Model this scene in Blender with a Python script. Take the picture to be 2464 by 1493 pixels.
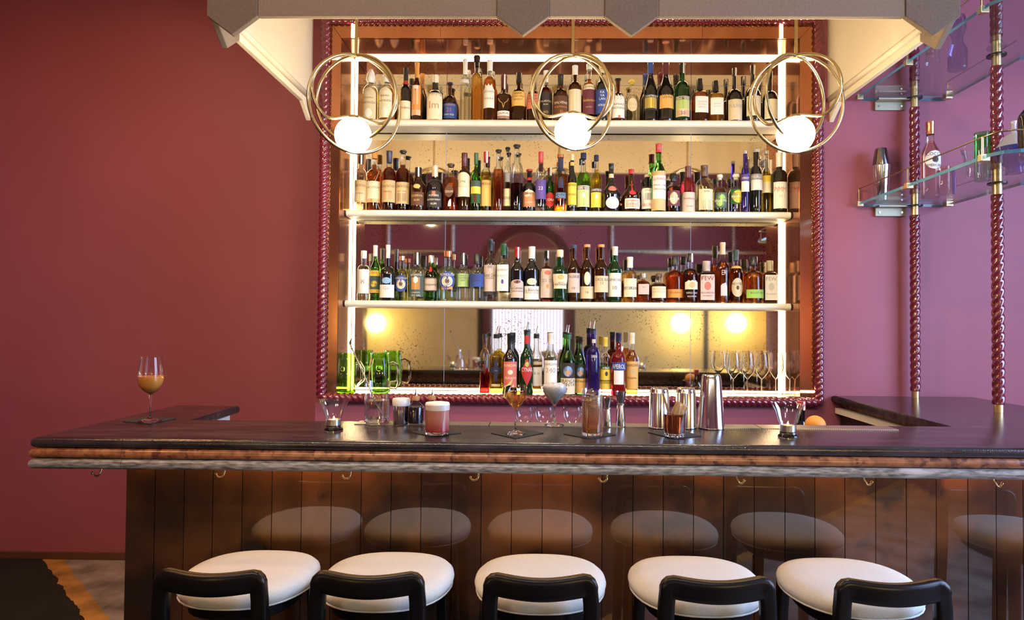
import bpy, bmesh, math, random
from mathutils import Vector, Matrix
random.seed(7)
PI = math.pi
sc = bpy.context.scene
for o in list(bpy.data.objects):
    bpy.data.objects.remove(o)

# ------------------------------------------------------------------ camera
W, H, F = 2464, 1493, 1554.0            # focal length in pixels of the 2464x1493 frame
E = 1.45                                # eye height
YAW, PITCH, ROLL = math.radians(.88), math.radians(1.125), math.radians(.46)
RM = Matrix.Rotation(YAW, 3, 'Z') @ Matrix.Rotation(PI/2+PITCH, 3, 'X') @ Matrix.Rotation(ROLL, 3, 'Z')
RIGHT, UP, FWD = RM.col[0].copy(), RM.col[1].copy(), -RM.col[2]
_ax = Vector((0, 1, 0))
CX = 1300 - F*_ax.dot(RIGHT)/_ax.dot(FWD)
CY = 777 + F*_ax.dot(UP)/_ax.dot(FWD)
SHY = (CY-H/2)/W
cd = bpy.data.cameras.new('camera')
cd.sensor_width = 36; cd.lens = 36*F/W
cd.shift_x = -(CX-W/2)/W; cd.shift_y = SHY
cd.clip_start = .05; cd.clip_end = 60
cam = bpy.data.objects.new('camera', cd)
cam.matrix_world = Matrix.Translation((0, 0, E)) @ RM.to_4x4()
sc.collection.objects.link(cam); sc.camera = cam
CAMP = Vector((0, 0, E))
def ray(px, py): return FWD*F + RIGHT*(px-CX) + UP*(CY-py)
def P(px, py, Y):                       # the point of a pixel's ray at depth Y
    d = ray(px, py); return CAMP + d*(Y/d.y)
def G(px, py, z):                       # the point of a pixel's ray on a level plane
    d = ray(px, py); return CAMP + d*((z-E)/d.z)
def SC(Y): return F/Y

# ------------------------------------------------------------------ view, world, daylight
sc.view_settings.view_transform = 'Standard'; sc.view_settings.look = 'None'
sc.view_settings.exposure = 0.0; sc.view_settings.gamma = 1.0
sc.view_settings.use_curve_mapping = False
cy = sc.cycles
cy.use_denoising = True
cy.max_bounces = 14; cy.glossy_bounces = 6; cy.transmission_bounces = 10; cy.diffuse_bounces = 4
cy.transparent_max_bounces = 32; cy.caustics_reflective = False; cy.caustics_refractive = False
cy.sample_clamp_indirect = 4.0; cy.sample_clamp_direct = 0
wd = bpy.data.worlds.new('world'); sc.world = wd; wd.use_nodes = True
wd.node_tree.nodes['Background'].inputs[0].default_value = (.55, .65, 1, 1)
wd.node_tree.nodes['Background'].inputs[1].default_value = .6
def area(name, loc, target, sx, sy, power, col):
    l = bpy.data.lights.new(name, 'AREA'); l.shape = 'RECTANGLE'; l.size = sx; l.size_y = sy
    l.energy = power; l.color = col
    o = bpy.data.objects.new(name, l); sc.collection.objects.link(o)
    o.location = loc
    o.rotation_euler = (Vector(target)-Vector(loc)).to_track_quat('-Z', 'Y').to_euler()
    return o
DAY = (.44, .60, 1.0)
WARM = (1.0, .74, .46)
# daylight through the tall window in the right-hand wall (opening built below)
area('window_daylight', (3.43, .95, 1.75), (0, 1.3, 1.2), 2.2, 2.1, 250, DAY)
# unseen warm ceiling downlights, added to brighten the left wall and passage
ZCE = 3.75
def fill_downlight(x, y, power, r=.12):
    l = bpy.data.lights.new('fill_downlight_bulb', 'AREA'); l.shape = 'DISK'; l.size = r*2
    l.energy = power; l.color = (1, .47, .19); l.spread = math.radians(170)
    o = bpy.data.objects.new('fill_downlight_bulb', l); sc.collection.objects.link(o); o.location = (x, y, ZCE-.015)
FILL_DOWN = [(-2.3, 2.3, 32), (-2.7, .6, 34), (-1.2, .2, 14)]
for d in FILL_DOWN: fill_downlight(*d)

# fill spotlights added behind the camera to brighten bottles and counter (their heads are built below)
FILL_SPOTS = [(-1.7, -.9, -.9, 3.2, 1.75, 75, 58), (-.75, -.9, -.35, 3.2, 1.8, 75, 58), (.2, -.9, .25, 3.2, 1.8, 75, 58), (1.15, -.9, .85, 3.2, 1.8, 75, 58),
         (-1.2, -.2, -1.0, 1.95, 1.15, 50, 46), (-.25, -.2, -.2, 1.95, 1.1, 50, 46), (.7, -.2, .6, 1.95, 1.1, 50, 46)]
HEAD = 3.5
def spot_dir(p): return (Vector((p[2], p[3], p[4]))-Vector((p[0], p[1], HEAD))).normalized()
for p in FILL_SPOTS:
    l = bpy.data.lights.new('fill_spot_bulb', 'SPOT'); l.energy = p[5]; l.color = (1, .85, .63) if p[5] > 60 else (1, .93, .80); l.spot_size = math.radians(p[6]); l.spot_blend = .8; l.shadow_soft_size = .04
    o = bpy.data.objects.new('fill_spot_bulb', l); sc.collection.objects.link(o); o.location = (p[0], p[1], HEAD)
    o.rotation_euler = spot_dir(p).to_track_quat('-Z', 'Y').to_euler()

# ------------------------------------------------------------------ helpers
COL = sc.collection
MATS = {}
def new_mat(name):
    m = bpy.data.materials.new(name); m.use_nodes = True
    return m, m.node_tree.nodes, m.node_tree.links
def S(bs, **k):
    for a, v in k.items():
        i = bs.inputs[a.replace('_', ' ')]
        i.default_value = (*v, 1) if isinstance(v, tuple) and len(v) == 3 else v
def mat(name, col, rough=.5, metal=0, **k):
    if name in MATS: return MATS[name]
    m, n, l = new_mat(name); bs = n['Principled BSDF']
    S(bs, Base_Color=col, Roughness=rough, Metallic=metal, **k)
    MATS[name] = m; return m
def emis(name, col, s):
    if name in MATS: return MATS[name]
    m, n, l = new_mat(name); bs = n['Principled BSDF']
    S(bs, Base_Color=(.8, .8, .8), Emission_Color=col, Emission_Strength=s)
    MATS[name] = m; return m
def noisy(name, c1, c2, scale=6, rough=.5, metal=0, detail=6, lo=.35, hi=.65, stretch=(1, 1, 1), bump=0, bscale=None, c3=None, t3=.6, s3=3, **k):
    """Two colours mixed by noise, an optional third in blotches, optional fine relief."""
    if name in MATS: return MATS[name]
    m, n, l = new_mat(name); bs = n['Principled BSDF']
    S(bs, Roughness=rough, Metallic=metal, **k)
    tc = n.new('ShaderNodeTexCoord'); mp = n.new('ShaderNodeMapping'); mp.inputs['Scale'].default_value = stretch
    g = n.new('ShaderNodeNewGeometry'); l.new(g.outputs['Position'], mp.inputs[0])
    t = n.new('ShaderNodeTexNoise'); t.inputs['Scale'].default_value = scale; t.inputs['Detail'].default_value = detail
    l.new(mp.outputs[0], t.inputs['Vector'])
    r = n.new('ShaderNodeValToRGB'); r.color_ramp.elements[0].position = lo; r.color_ramp.elements[1].position = hi
    r.color_ramp.elements[0].color = (*c1, 1); r.color_ramp.elements[1].color = (*c2, 1)
    l.new(t.outputs['Fac'], r.inputs[0]); out = r.outputs[0]
    if c3:
        t3n = n.new('ShaderNodeTexNoise'); t3n.inputs['Scale'].default_value = s3; t3n.inputs['Detail'].default_value = 8
        l.new(mp.outputs[0], t3n.inputs['Vector'])
        r3 = n.new('ShaderNodeValToRGB'); r3.color_ramp.elements[0].position = t3; r3.color_ramp.elements[1].position = t3+.06
        l.new(t3n.outputs['Fac'], r3.inputs[0])
        mx = n.new('ShaderNodeMix'); mx.data_type = 'RGBA'
        l.new(r3.outputs[0], mx.inputs[0]); l.new(out, mx.inputs[6]); mx.inputs[7].default_value = (*c3, 1); out = mx.outputs[2]
    l.new(out, bs.inputs['Base Color'])
    if bump:
        tb = n.new('ShaderNodeTexNoise'); tb.inputs['Scale'].default_value = bscale or scale*10; tb.inputs['Detail'].default_value = 3
        l.new(g.outputs['Position'], tb.inputs['Vector'])
        b = n.new('ShaderNodeBump'); b.inputs['Strength'].default_value = bump; b.inputs['Distance'].default_value = .002
        l.new(tb.outputs['Fac'], b.inputs['Height']); l.new(b.outputs[0], bs.inputs['Normal'])
    MATS[name] = m; return m
def thin_glass(name, tint=(.97, .98, .97), refl=1.0, rough=.02, ior=1.5):
    """Thin clear glass: light passes straight through, the surface mirrors by Fresnel."""
    if name in MATS: return MATS[name]
    m, n, l = new_mat(name); n.remove(n['Principled BSDF'])
    tr = n.new('ShaderNodeBsdfTransparent'); tr.inputs[0].default_value = (*tint, 1)
    gl = n.new('ShaderNodeBsdfGlossy'); gl.inputs['Roughness'].default_value = rough
    fr = n.new('ShaderNodeFresnel'); fr.inputs[0].default_value = ior
    mu = n.new('ShaderNodeMath'); mu.operation = 'MULTIPLY'; mu.inputs[1].default_value = refl; mu.use_clamp = True; l.new(fr.outputs[0], mu.inputs[0])
    mn = n.new('ShaderNodeMath'); mn.operation = 'MINIMUM'; mn.inputs[1].default_value = .6; l.new(mu.outputs[0], mn.inputs[0]); mu = mn
    mx = n.new('ShaderNodeMixShader'); l.new(mn.outputs[0], mx.inputs[0])
    l.new(tr.outputs[0], mx.inputs[1]); l.new(gl.outputs[0], mx.inputs[2])
    l.new(mx.outputs[0], n['Material Output'].inputs[0])
    MATS[name] = m; return m
def liquid(name, col, ior=1.34, rough=0.0):
    return mat('liquid_'+name, col, rough, 0, Transmission_Weight=1.0, IOR=ior)

def tinted(name, col, mixf=.35, ior=1.34):
    """Liquid seen through thin glass: part straight through, part bent."""
    k = 'liquid_'+name
    if k in MATS: return MATS[k]
    m, n, l = new_mat(k); bs = n['Principled BSDF']; S(bs, Base_Color=col, Roughness=.0, Transmission_Weight=1.0, IOR=ior)
    tr = n.new('ShaderNodeBsdfTransparent'); tr.inputs[0].default_value = (*[c**.8 for c in col], 1)
    mx = n.new('ShaderNodeMixShader'); mx.inputs[0].default_value = mixf
    l.new(tr.outputs[0], mx.inputs[1]); l.new(bs.outputs[0], mx.inputs[2]); l.new(mx.outputs[0], n['Material Output'].inputs[0])
    MATS[k] = m; return m
def shell(p, t=.0011):
    """Profile of a bowl given a wall of its own: up the outside, down the inside."""
    q = [(max(.0004, r-t), z+(t if i == 0 else 0)) for i, (r, z) in enumerate(p)]
    return p+q[::-1]
def link(name, me, m=None, parent=None, smooth=None):
    o = bpy.data.objects.new(name, me); COL.objects.link(o)
    if m is not None:
        me.materials.clear()
        me.materials.append(m)
    if smooth is not None and len(me.polygons):
        me.polygons.foreach_set('use_smooth', [True]*len(me.polygons))
        if smooth < 179:
            me.set_sharp_from_angle(angle=math.radians(smooth))
    if parent is not None: o.parent = parent
    return o
def mesh(vs, fs, name='mesh'):
    me = bpy.data.meshes.new(name); me.from_pydata([tuple(v) for v in vs], [], fs); me.update(); return me
def bm_mesh(bm, name='mesh'):
    me = bpy.data.meshes.new(name); bmesh.ops.recalc_face_normals(bm, faces=bm.faces[:]); bm.to_mesh(me); bm.free(); return me
def tag(o, label=None, cat=None, group=None, kind=None):
    if label: o['label'] = label
    if cat: o['category'] = cat
    if group: o['group'] = group
    if kind: o['kind'] = kind
    return o
def empty(name, loc=(0, 0, 0), rz=0):
    o = bpy.data.objects.new(name, None); COL.objects.link(o); o.location = loc; o.rotation_euler = (0, 0, rz)
    o.empty_display_size = .02; return o
def struct(name, me, m, smooth=None, label=None): return tag(link(name, me, m, None, smooth), label, None, None, 'structure')
def box_me(x0, x1, y0, y1, z0, z1, bev=0, seg=2):
    bm = bmesh.new(); bmesh.ops.create_cube(bm, size=1)
    for v in bm.verts:
        v.co = Vector(((x0+x1)/2+v.co.x*(x1-x0), (y0+y1)/2+v.co.y*(y1-y0), (z0+z1)/2+v.co.z*(z1-z0)))
    if bev: bmesh.ops.bevel(bm, geom=bm.edges[:], offset=bev, segments=seg, affect='EDGES', profile=.5)
    return bm_mesh(bm)
def prism_me(pts, z0, z1, bev=0, seg=3, skipx=None):
    """A level polygon pulled up from z0 to z1."""
    bm = bmesh.new(); n = len(pts)
    a = [bm.verts.new((x, y, z0)) for x, y in pts]; b = [bm.verts.new((x, y, z1)) for x, y in pts]
    bm.faces.new(a[::-1]); bm.faces.new(b)
    for i in range(n): bm.faces.new((a[i], a[(i+1) % n], b[(i+1) % n], b[i]))
    if bev:
        es = [e for e in bm.edges if abs(e.verts[0].co.z-e.verts[1].co.z) < 1e-6 and not (skipx is not None and all(abs(v.co.x-skipx) < .004 for v in e.verts))]
        bmesh.ops.bevel(bm, geom=es, offset=bev, segments=seg, affect='EDGES', profile=.5)
    return bm_mesh(bm)
def extr_xz(pts, y0, y1, bev=0):
    """An upright polygon in x,z pulled from y0 to y1."""
    bm = bmesh.new(); n = len(pts)
    a = [bm.verts.new((x, y0, z)) for x, z in pts]; b = [bm.verts.new((x, y1, z)) for x, z in pts]
    bm.faces.new(a); bm.faces.new(b[::-1])
    for i in range(n): bm.faces.new((a[i], b[i], b[(i+1) % n], a[(i+1) % n]))
    if bev: bmesh.ops.bevel(bm, geom=bm.edges[:], offset=bev, segments=2, affect='EDGES', profile=.5)
    return bm_mesh(bm)
def extr_yz(pts, x0, x1, bev=0):
    me = extr_xz(pts, x0, x1, bev)
    for v in me.vertices: v.co = (v.co.y, v.co.x, v.co.z)
    me.flip_normals(); return me
def lathe_me(prof, n=24, ex=2.0, sy=1.0, flute=0, fn=12, close=False):
    """Profile (r,z) turned round z; ex>2 squares the section, sy flattens it, flute ribs it."""
    vs, fs, rows = [], [], []
    for r, z in prof:
        if r < 1e-5:
            rows.append([len(vs)]); vs.append((0, 0, z)); continue
        row = []
        for i in range(n):
            a = 2*PI*i/n; c, s = math.cos(a), math.sin(a)
            k = 1.0
            if ex != 2: k = (abs(c)**ex+abs(s)**ex)**(-1/ex)
            if flute: k *= 1-flute*(.5+.5*math.cos(fn*a))
            row.append(len(vs)); vs.append((r*c*k, r*s*k*sy, z))
        rows.append(row)
    for A, B in zip(rows, rows[1:]):
        if len(A) == 1 and len(B) == 1: continue
        for i in range(n):
            j = (i+1) % n
            if len(A) == 1: fs.append((A[0], B[j], B[i]))
            elif len(B) == 1: fs.append((A[i], A[j], B[0]))
            else: fs.append((A[i], A[j], B[j], B[i]))
    return mesh(vs, fs)
def sweep_me(pts, rad, n=10, closed=False, twist=0, lobes=0, depth=0, caps=True):
    """A tube along points; lobes/depth/twist make a laid-rope section (twist in turns per metre)."""
    pts = [Vector(p) for p in pts]; N = len(pts)
    T = []
    for i in range(N):
        if closed: t = pts[(i+1) % N]-pts[i-1]
        else: t = pts[min(i+1, N-1)]-pts[max(i-1, 0)]
        T.append(t.normalized())
    up = Vector((0, 0, 1)) if abs(T[0].z) < .9 else Vector((1, 0, 0))
    u = (up-T[0]*up.dot(T[0])).normalized(); vs, fs = [], []; s = 0
    for i in range(N):
        u = (u-T[i]*u.dot(T[i])).normalized(); w = T[i].cross(u)
        if i: s += (pts[i]-pts[i-1]).length
        r0 = rad[i] if isinstance(rad, (list, tuple)) else rad
        for k in range(n):
            a = 2*PI*k/n
            r = r0
            if lobes: r = r0*(1-depth*(1-abs(math.cos(lobes/2*(a-2*PI*twist*s)))))
            vs.append(pts[i]+u*(math.cos(a)*r)+w*(math.sin(a)*r))
    for i in range(N if closed else N-1):
        A, B = i*n, ((i+1) % N)*n
        for k in range(n): fs.append((A+k, A+(k+1) % n, B+(k+1) % n, B+k))
    if caps and not closed:
        fs.append(tuple(range(n))[::-1]); fs.append(tuple(range((N-1)*n, N*n)))
    return mesh(vs, fs)
def rope_pts(a, b, step=.004):
    a, b = Vector(a), Vector(b); k = max(2, int((b-a).length/step))
    return [a.lerp(b, i/k) for i in range(k+1)]
def join_me(mes):
    bm = bmesh.new()
    for me in mes: bm.from_mesh(me)
    me = bpy.data.meshes.new('mesh'); bm.to_mesh(me); bm.free(); return me
def move_me(me, d=(0, 0, 0), rot=None):
    M = Matrix.Translation(d)
    if rot is not None: M = M @ rot
    me.transform(M); return me
_txt = {}
def text_flat(s):
    """Lettering as a flat mesh: vertices (x centred, y from 0 to 1) and faces."""
    if s in _txt: return _txt[s]
    cu = bpy.data.curves.new('t', 'FONT'); cu.body = s; cu.size = 1.0; cu.align_x = 'CENTER'; cu.resolution_u = 2
    o = bpy.data.objects.new('t', cu); COL.objects.link(o)
    dg = bpy.context.evaluated_depsgraph_get()
    me = bpy.data.meshes.new_from_object(o.evaluated_get(dg))
    vs = [tuple(v.co) for v in me.vertices]; fs = [tuple(p.vertices) for p in me.polygons]
    bpy.data.objects.remove(o); bpy.data.curves.remove(cu); bpy.data.meshes.remove(me)
    xs = [v[0] for v in vs] or [0]; mx = (max(xs)+min(xs))/2; wd_ = max(xs)-min(xs)
    _txt[s] = ([(v[0]-mx, v[1]) for v in vs], fs, wd_); return _txt[s]
ORD = ('first second third fourth fifth sixth seventh eighth ninth tenth eleventh twelfth thirteenth fourteenth fifteenth sixteenth '
       'seventeenth eighteenth nineteenth twentieth twenty-first twenty-second twenty-third twenty-fourth twenty-fifth twenty-sixth '
       'twenty-seventh twenty-eighth twenty-ninth thirtieth thirty-first thirty-second thirty-third thirty-fourth').split()
# ------------------------------------------------------------------ materials of the place
M_PAINT = noisy('red_paint', (.28, .076, .115), (.31, .085, .128), 1.2, .62, detail=2, bump=.05, bscale=180)
M_CEIL = mat('ceiling_paint', (.62, .50, .44), .8)
M_FELT = noisy('taupe_felt', (.185, .132, .092), (.225, .165, .118), 260, .95, detail=2, bump=.35, bscale=900)
M_FELT2 = noisy('taupe_felt_deep', (.125, .087, .060), (.155, .112, .08), 260, .95, detail=2, bump=.35, bscale=900)
M_CREAMFELT = noisy('cream_felt', (.74, .63, .47), (.80, .69, .52), 200, .9, detail=2, bump=.15, bscale=700)
M_BRASS = mat('brass', (.42, .33, .18), .26, 1)
M_BRASS2 = mat('brushed_brass', (.66, .52, .28), .34, 1)
M_STEEL = mat('polished_steel', (.72, .71, .70), .12, 1)
M_DARK = mat('dark_metal', (.03, .03, .03), .35, .6)
M_ROPE = mat('maroon_glaze', (.135, .012, .028), .14, 0, Coat_Weight=.6, Coat_Roughness=.06)
M_NCOP = noisy('niche_copper', (.36, .135, .068), (.60, .265, .145), 5, .11, .9, stretch=(1, 1, .25), lo=.3, hi=.7, detail=8)
M_COPPER = noisy('patinated_copper', (.04, .0145, .0045), (.155, .054, .0145), 3.2, .34, .45, detail=10, lo=.40, hi=.60,
                 c3=(.035, .015, .007), t3=.56, s3=3.6, Coat_Weight=1.0, Coat_Roughness=.02, Coat_IOR=1.95)
M_NFLOOR = noisy('niche_floor_stain', (.20, .09, .035), (.34, .17, .07), 9, .14, .3, stretch=(.25, 2, 1), detail=8)
M_SHELF = mat('cream_lacquer', (.84, .78, .66), .32)
M_BLACKM = noisy('black_marble', (.014, .011, .013), (.060, .049, .052), 14, .15, stretch=(.35, 2.2, 1), lo=.4, hi=.8, detail=9, bump=.25, bscale=300)
M_REDM = noisy('red_marble', (.15, .050, .020), (.32, .125, .052), 38, .26, detail=9, c3=(.10, .03, .016), t3=.58, s3=34)
M_GREYM = noisy('grey_marble', (.075, .068, .06), (.30, .28, .25), 90, .34, stretch=(.35, 1.2, 1.6), detail=10, c3=(.42, .40, .37), t3=.60, s3=12)
M_SEAT = noisy('ivory_weave', (.60, .635, .585), (.67, .705, .65), 300, .95, detail=1, bump=.3, bscale=900)
M_WOOD = mat('black_lacquered_wood', (.004, .0035, .004), .3, 0, Specular_IOR_Level=.3)
M_LED = emis('led_light', (1, .77, .47), 28)
M_LEDU = emis('led_light_under_bar', (1, .48, .15), 20)
M_GLOBE = emis('globe_light', (1, .80, .50), 108)
M_SCONCE = emis('sconce_light', (1, .80, .32), 90)
M_WHITE = mat('white_metal', (.75, .76, .78), .4)
def plank_tone(m):
    n, l = m.node_tree.nodes, m.node_tree.links; bs = n['Principled BSDF']; src = bs.inputs['Base Color'].links[0].from_socket
    oi = n.new('ShaderNodeObjectInfo'); mr_ = n.new('ShaderNodeMapRange'); mr_.inputs[3].default_value = .6; mr_.inputs[4].default_value = 1.35
    l.new(oi.outputs['Random'], mr_.inputs[0])
    mx = n.new('ShaderNodeMix'); mx.data_type = 'RGBA'; mx.blend_type = 'MULTIPLY'; mx.inputs[0].default_value = 1
    l.new(src, mx.inputs[6]); l.new(mr_.outputs[0], mx.inputs[7]); l.new(mx.outputs[2], bs.inputs['Base Color'])
plank_tone(M_COPPER)
# antique mirror: silver with foxing specks
def mirror_mat():
    m, n, l = new_mat('antique_mirror'); bs = n['Principled BSDF']
    S(bs, Metallic=1.0, Roughness=.035)
    g = n.new('ShaderNodeNewGeometry')
    v = n.new('ShaderNodeTexNoise'); v.inputs['Scale'].default_value = 150; v.inputs['Detail'].default_value = 4
    b = n.new('ShaderNodeTexNoise'); b.inputs['Scale'].default_value = 4; b.inputs['Detail'].default_value = 3
    l.new(g.outputs[0], v.inputs['Vector']); l.new(g.outputs[0], b.inputs['Vector'])
    mu = n.new('ShaderNodeMath'); mu.operation = 'ADD'
    sub = n.new('ShaderNodeMath'); sub.operation = 'MULTIPLY'; sub.inputs[1].default_value = .35
    l.new(b.outputs['Fac'], sub.inputs[0]); l.new(v.outputs['Fac'], mu.inputs[0]); l.new(sub.outputs[0], mu.inputs[1])
    r = n.new('ShaderNodeValToRGB'); e = r.color_ramp.elements
    e[0].position = .83; e[0].color = (.88, .82, .70, 1); e[1].position = .88; e[1].color = (.22, .16, .11, 1)
    l.new(mu.outputs[0], r.inputs[0]); l.new(r.outputs[0], bs.inputs['Base Color'])
    MATS['antique_mirror'] = m; return m
M_MIRROR = mirror_mat()

# ------------------------------------------------------------------ depths
YW, YM, YS = 3.108, 3.33, 3.19          # wall face, mirror, shelf nose
YNOSE, YIN, YCOP = 1.807, 2.17, 1.967   # counter nose, its inner edge, copper front
ZC = 1.114                              # counter top
YLW = 3.884                             # recessed wall on the left
NX0, NX1 = P(849, 540, YM).x, P(1881, 540, YM).x
NZ1 = P(1365, 140, YM).z
FX0, FX1, FZ1 = NX0, NX1, NZ1      # mouth of the niche
BX0, BX1_, BZ1 = P(782, 540, YW).x, P(1966, 540, YW).x, P(1365, 48, YW).z   # outer edge of the copper border
NFZ = (P(1365, 941, YM).z+P(1365, 958, YW).z)/2; NZ0 = NFZ
RX0, RX1 = P(765, 540, YW).x, 3.4
# ------------------------------------------------------------------ shell
def wall_frame():
    xs = [RX0, FX0-.012, FX1+.012, RX1]; zs = [0, NZ0-.012, FZ1+.012, 3.85]
    bm = bmesh.new()
    f = [[bm.verts.new((x, YW, z)) for z in zs] for x in xs]
    b = [[bm.verts.new((x, YLW+.1, z)) for z in zs] for x in xs]
    for i in range(3):
        for j in range(3):
            if (i, j) == (1, 1): continue
            bm.faces.new((f[i][j], f[i+1][j], f[i+1][j+1], f[i][j+1])); bm.faces.new((b[i][j], b[i][j+1], b[i+1][j+1], b[i+1][j]))
    for i in range(3):
        for j in (0, 3): bm.faces.new((f[i][j], b[i][j], b[i+1][j], f[i+1][j]))
    for j in range(3):
        for i in (0, 3): bm.faces.new((f[i][j], b[i][j], b[i][j+1], f[i][j+1]))
    for (i, j), (k, m_) in (((1, 1), (2, 1)), ((1, 2), (2, 2)), ((1, 1), (1, 2)), ((2, 1), (2, 2))):
        bm.faces.new((f[i][j], f[k][m_], b[k][m_], b[i][j]))
    return bm_mesh(bm)
WB = struct('wall_back', wall_frame(), M_PAINT, label='dark red painted wall around the mirrored bar niche')
struct('wall_left_rear', box_me(-4.2, RX0, YLW, YLW+.1, 0, 3.85), M_PAINT, label='plain dark red wall behind the left end of the bar')
struct('wall_left', box_me(-4.3, -4.2, -3.3, YLW, 0, 3.85), M_PAINT)
struct('ceiling', box_me(-4.3, 3.5, -3.3, 4, 3.75, 3.85), M_CEIL)
# baseboard on the left
struct('baseboard_left', box_me(-4.2, RX0, YLW-.012, YLW, 0, .045, .004), mat('skirting', (.10, .045, .025), .4))
# floor: dark carpet with a gold band and a grey field
def carpet():
    m, n, l = new_mat('patterned_carpet'); bs = n['Principled BSDF']; S(bs, Roughness=.95)
    a, b = G(112, 1360, 0), G(205, 1493, 0)
    d = (b-a).normalized(); nx, ny = -d.y, d.x
    if nx < 0: nx, ny = -nx, -ny
    wd2 = (G(160, 1360, 0)-a).x*nx + (G(160, 1360, 0)-a).y*ny
    g = n.new('ShaderNodeNewGeometry'); dp = n.new('ShaderNodeVectorMath'); dp.operation = 'DOT_PRODUCT'
    dp.inputs[1].default_value = (nx, ny, 0); l.new(g.outputs[0], dp.inputs[0])
    nz = n.new('ShaderNodeTexNoise'); nz.inputs['Scale'].default_value = 9; nz.inputs['Detail'].default_value = 8; l.new(g.outputs[0], nz.inputs['Vector'])
    ad = n.new('ShaderNodeMath'); ad.operation = 'MULTIPLY_ADD'; ad.inputs[1].default_value = .05; l.new(nz.outputs['Fac'], ad.inputs[0]); l.new(dp.outputs['Value'], ad.inputs[2])
    mr = n.new('ShaderNodeMapRange'); mr.inputs[1].default_value = a.x*nx+a.y*ny-1+.025; mr.inputs[2].default_value = a.x*nx+a.y*ny+1+.025; l.new(ad.outputs[0], mr.inputs[0])
    r = n.new('ShaderNodeValToRGB'); r.color_ramp.interpolation = 'CONSTANT'; e = r.color_ramp.elements
    e[0].color = (.006, .008, .008, 1); e[1].position = .5; e[1].color = (.42, .24, .06, 1)
    k = e.new(min(.95, .5+wd2/2)); k.color = (.28, .255, .245, 1); l.new(mr.outputs[0], r.inputs[0])
    n2 = n.new('ShaderNodeTexNoise'); n2.inputs['Scale'].default_value = 5; n2.inputs['Detail'].default_value = 9; l.new(g.outputs[0], n2.inputs['Vector'])
    r2 = n.new('ShaderNodeValToRGB'); r2.color_ramp.elements[0].position = .3; r2.color_ramp.elements[0].color = (.35, .35, .36, 1); r2.color_ramp.elements[1].position = .65; r2.color_ramp.elements[1].color = (1.3, 1.3, 1.3, 1)
    l.new(n2.outputs['Fac'], r2.inputs[0])
    mx = n.new('ShaderNodeMix'); mx.data_type = 'RGBA'; mx.blend_type = 'MULTIPLY'; mx.inputs[0].default_value = 1
    l.new(r.outputs[0], mx.inputs[6]); l.new(r2.outputs[0], mx.inputs[7]); l.new(mx.outputs[2], bs.inputs['Base Color'])
    n3 = n.new('ShaderNodeTexNoise'); n3.inputs['Scale'].default_value = 400; l.new(g.outputs[0], n3.inputs['Vector'])
    bu = n.new('ShaderNodeBump'); bu.inputs['Strength'].default_value = .6; bu.inputs['Distance'].default_value = .004; l.new(n3.outputs['Fac'], bu.inputs['Height']); l.new(bu.outputs[0], bs.inputs['Normal'])
    return m
struct('floor', box_me(-4.2, 3.4, -3.3, YLW, -.1, 0), carpet())
# right-hand wall with the tall window that lets the daylight in
def wall_hole(x0, x1, y0, y1, hy0, hy1, hz0, hz1, zt):
    ys = [y0, hy0, hy1, y1]; zs = [0, hz0, hz1, zt]; bm = bmesh.new()
    f = [[bm.verts.new((x0, y, z)) for z in zs] for y in ys]; b = [[bm.verts.new((x1, y, z)) for z in zs] for y in ys]
    for i in range(3):
        for j in range(3):
            if (i, j) == (1, 1): continue
            bm.faces.new((f[i][j], f[i+1][j], f[i+1][j+1], f[i][j+1])); bm.faces.new((b[i][j], b[i][j+1], b[i+1][j+1], b[i+1][j]))
    for (i, j), (k, m_) in (((1, 1), (2, 1)), ((1, 2), (2, 2)), ((1, 1), (1, 2)), ((2, 1), (2, 2))):
        bm.faces.new((f[i][j], f[k][m_], b[k][m_], b[i][j]))
    return bm_mesh(bm)
struct('wall_right', wall_hole(3.4, 3.55, -3.3, YW, -.2, 2.1, .65, 2.85, 3.85), M_PAINT)
wn = empty('window_1', (3.47, .95, .65)); tag(wn, kind='structure')
fr_m = mat('window_paint', (.12, .05, .05), .4)
for y0, y1, z0, z1 in ((-.2, 2.1, .65, .70), (-.2, 2.1, 2.80, 2.85), (-.2, -.15, .7, 2.8), (2.05, 2.1, .7, 2.8), (.92, .98, .7, 2.8)):
    o = link('window_frame', box_me(3.44, 3.50, y0, y1, z0, z1), fr_m); o.parent = wn; o.matrix_parent_inverse = Matrix.Translation((-3.47, -.95, -.65))
for y0, y1 in ((-.15, .92), (.98, 2.05)):
    o = link('pane', box_me(3.465, 3.475, y0, y1, .7, 2.8), thin_glass('window_glass')); o.parent = wn; o.matrix_parent_inverse = Matrix.Translation((-3.47, -.95, -.65))
# opposite wall, seen in the mirror
YO = -2.6
struct('wall_front', box_me(-4.3, 3.5, YO-.1, YO, 0, 3.85), M_PAINT)
# trims of the added ceiling fill lights
DLAB = ['passage behind the wing', 'seats by the left wall', 'floor before the stools']
for x, y, p in FILL_DOWN:
    t = empty('added_downlight', (x, y, ZCE))
    tag(t, 'brass-rimmed fill light added in the ceiling above the '+DLAB[FILL_DOWN.index((x, y, p))], 'ceiling light', 'added ceiling fill lights')
    link('rim', lathe_me([(.135, -.0), (.15, -.006), (.155, 0)], 28), M_BRASS2, t, 60)
    link('baffle', lathe_me([(.0, -.001), (.135, -.001)], 28), M_DARK, t)

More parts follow.
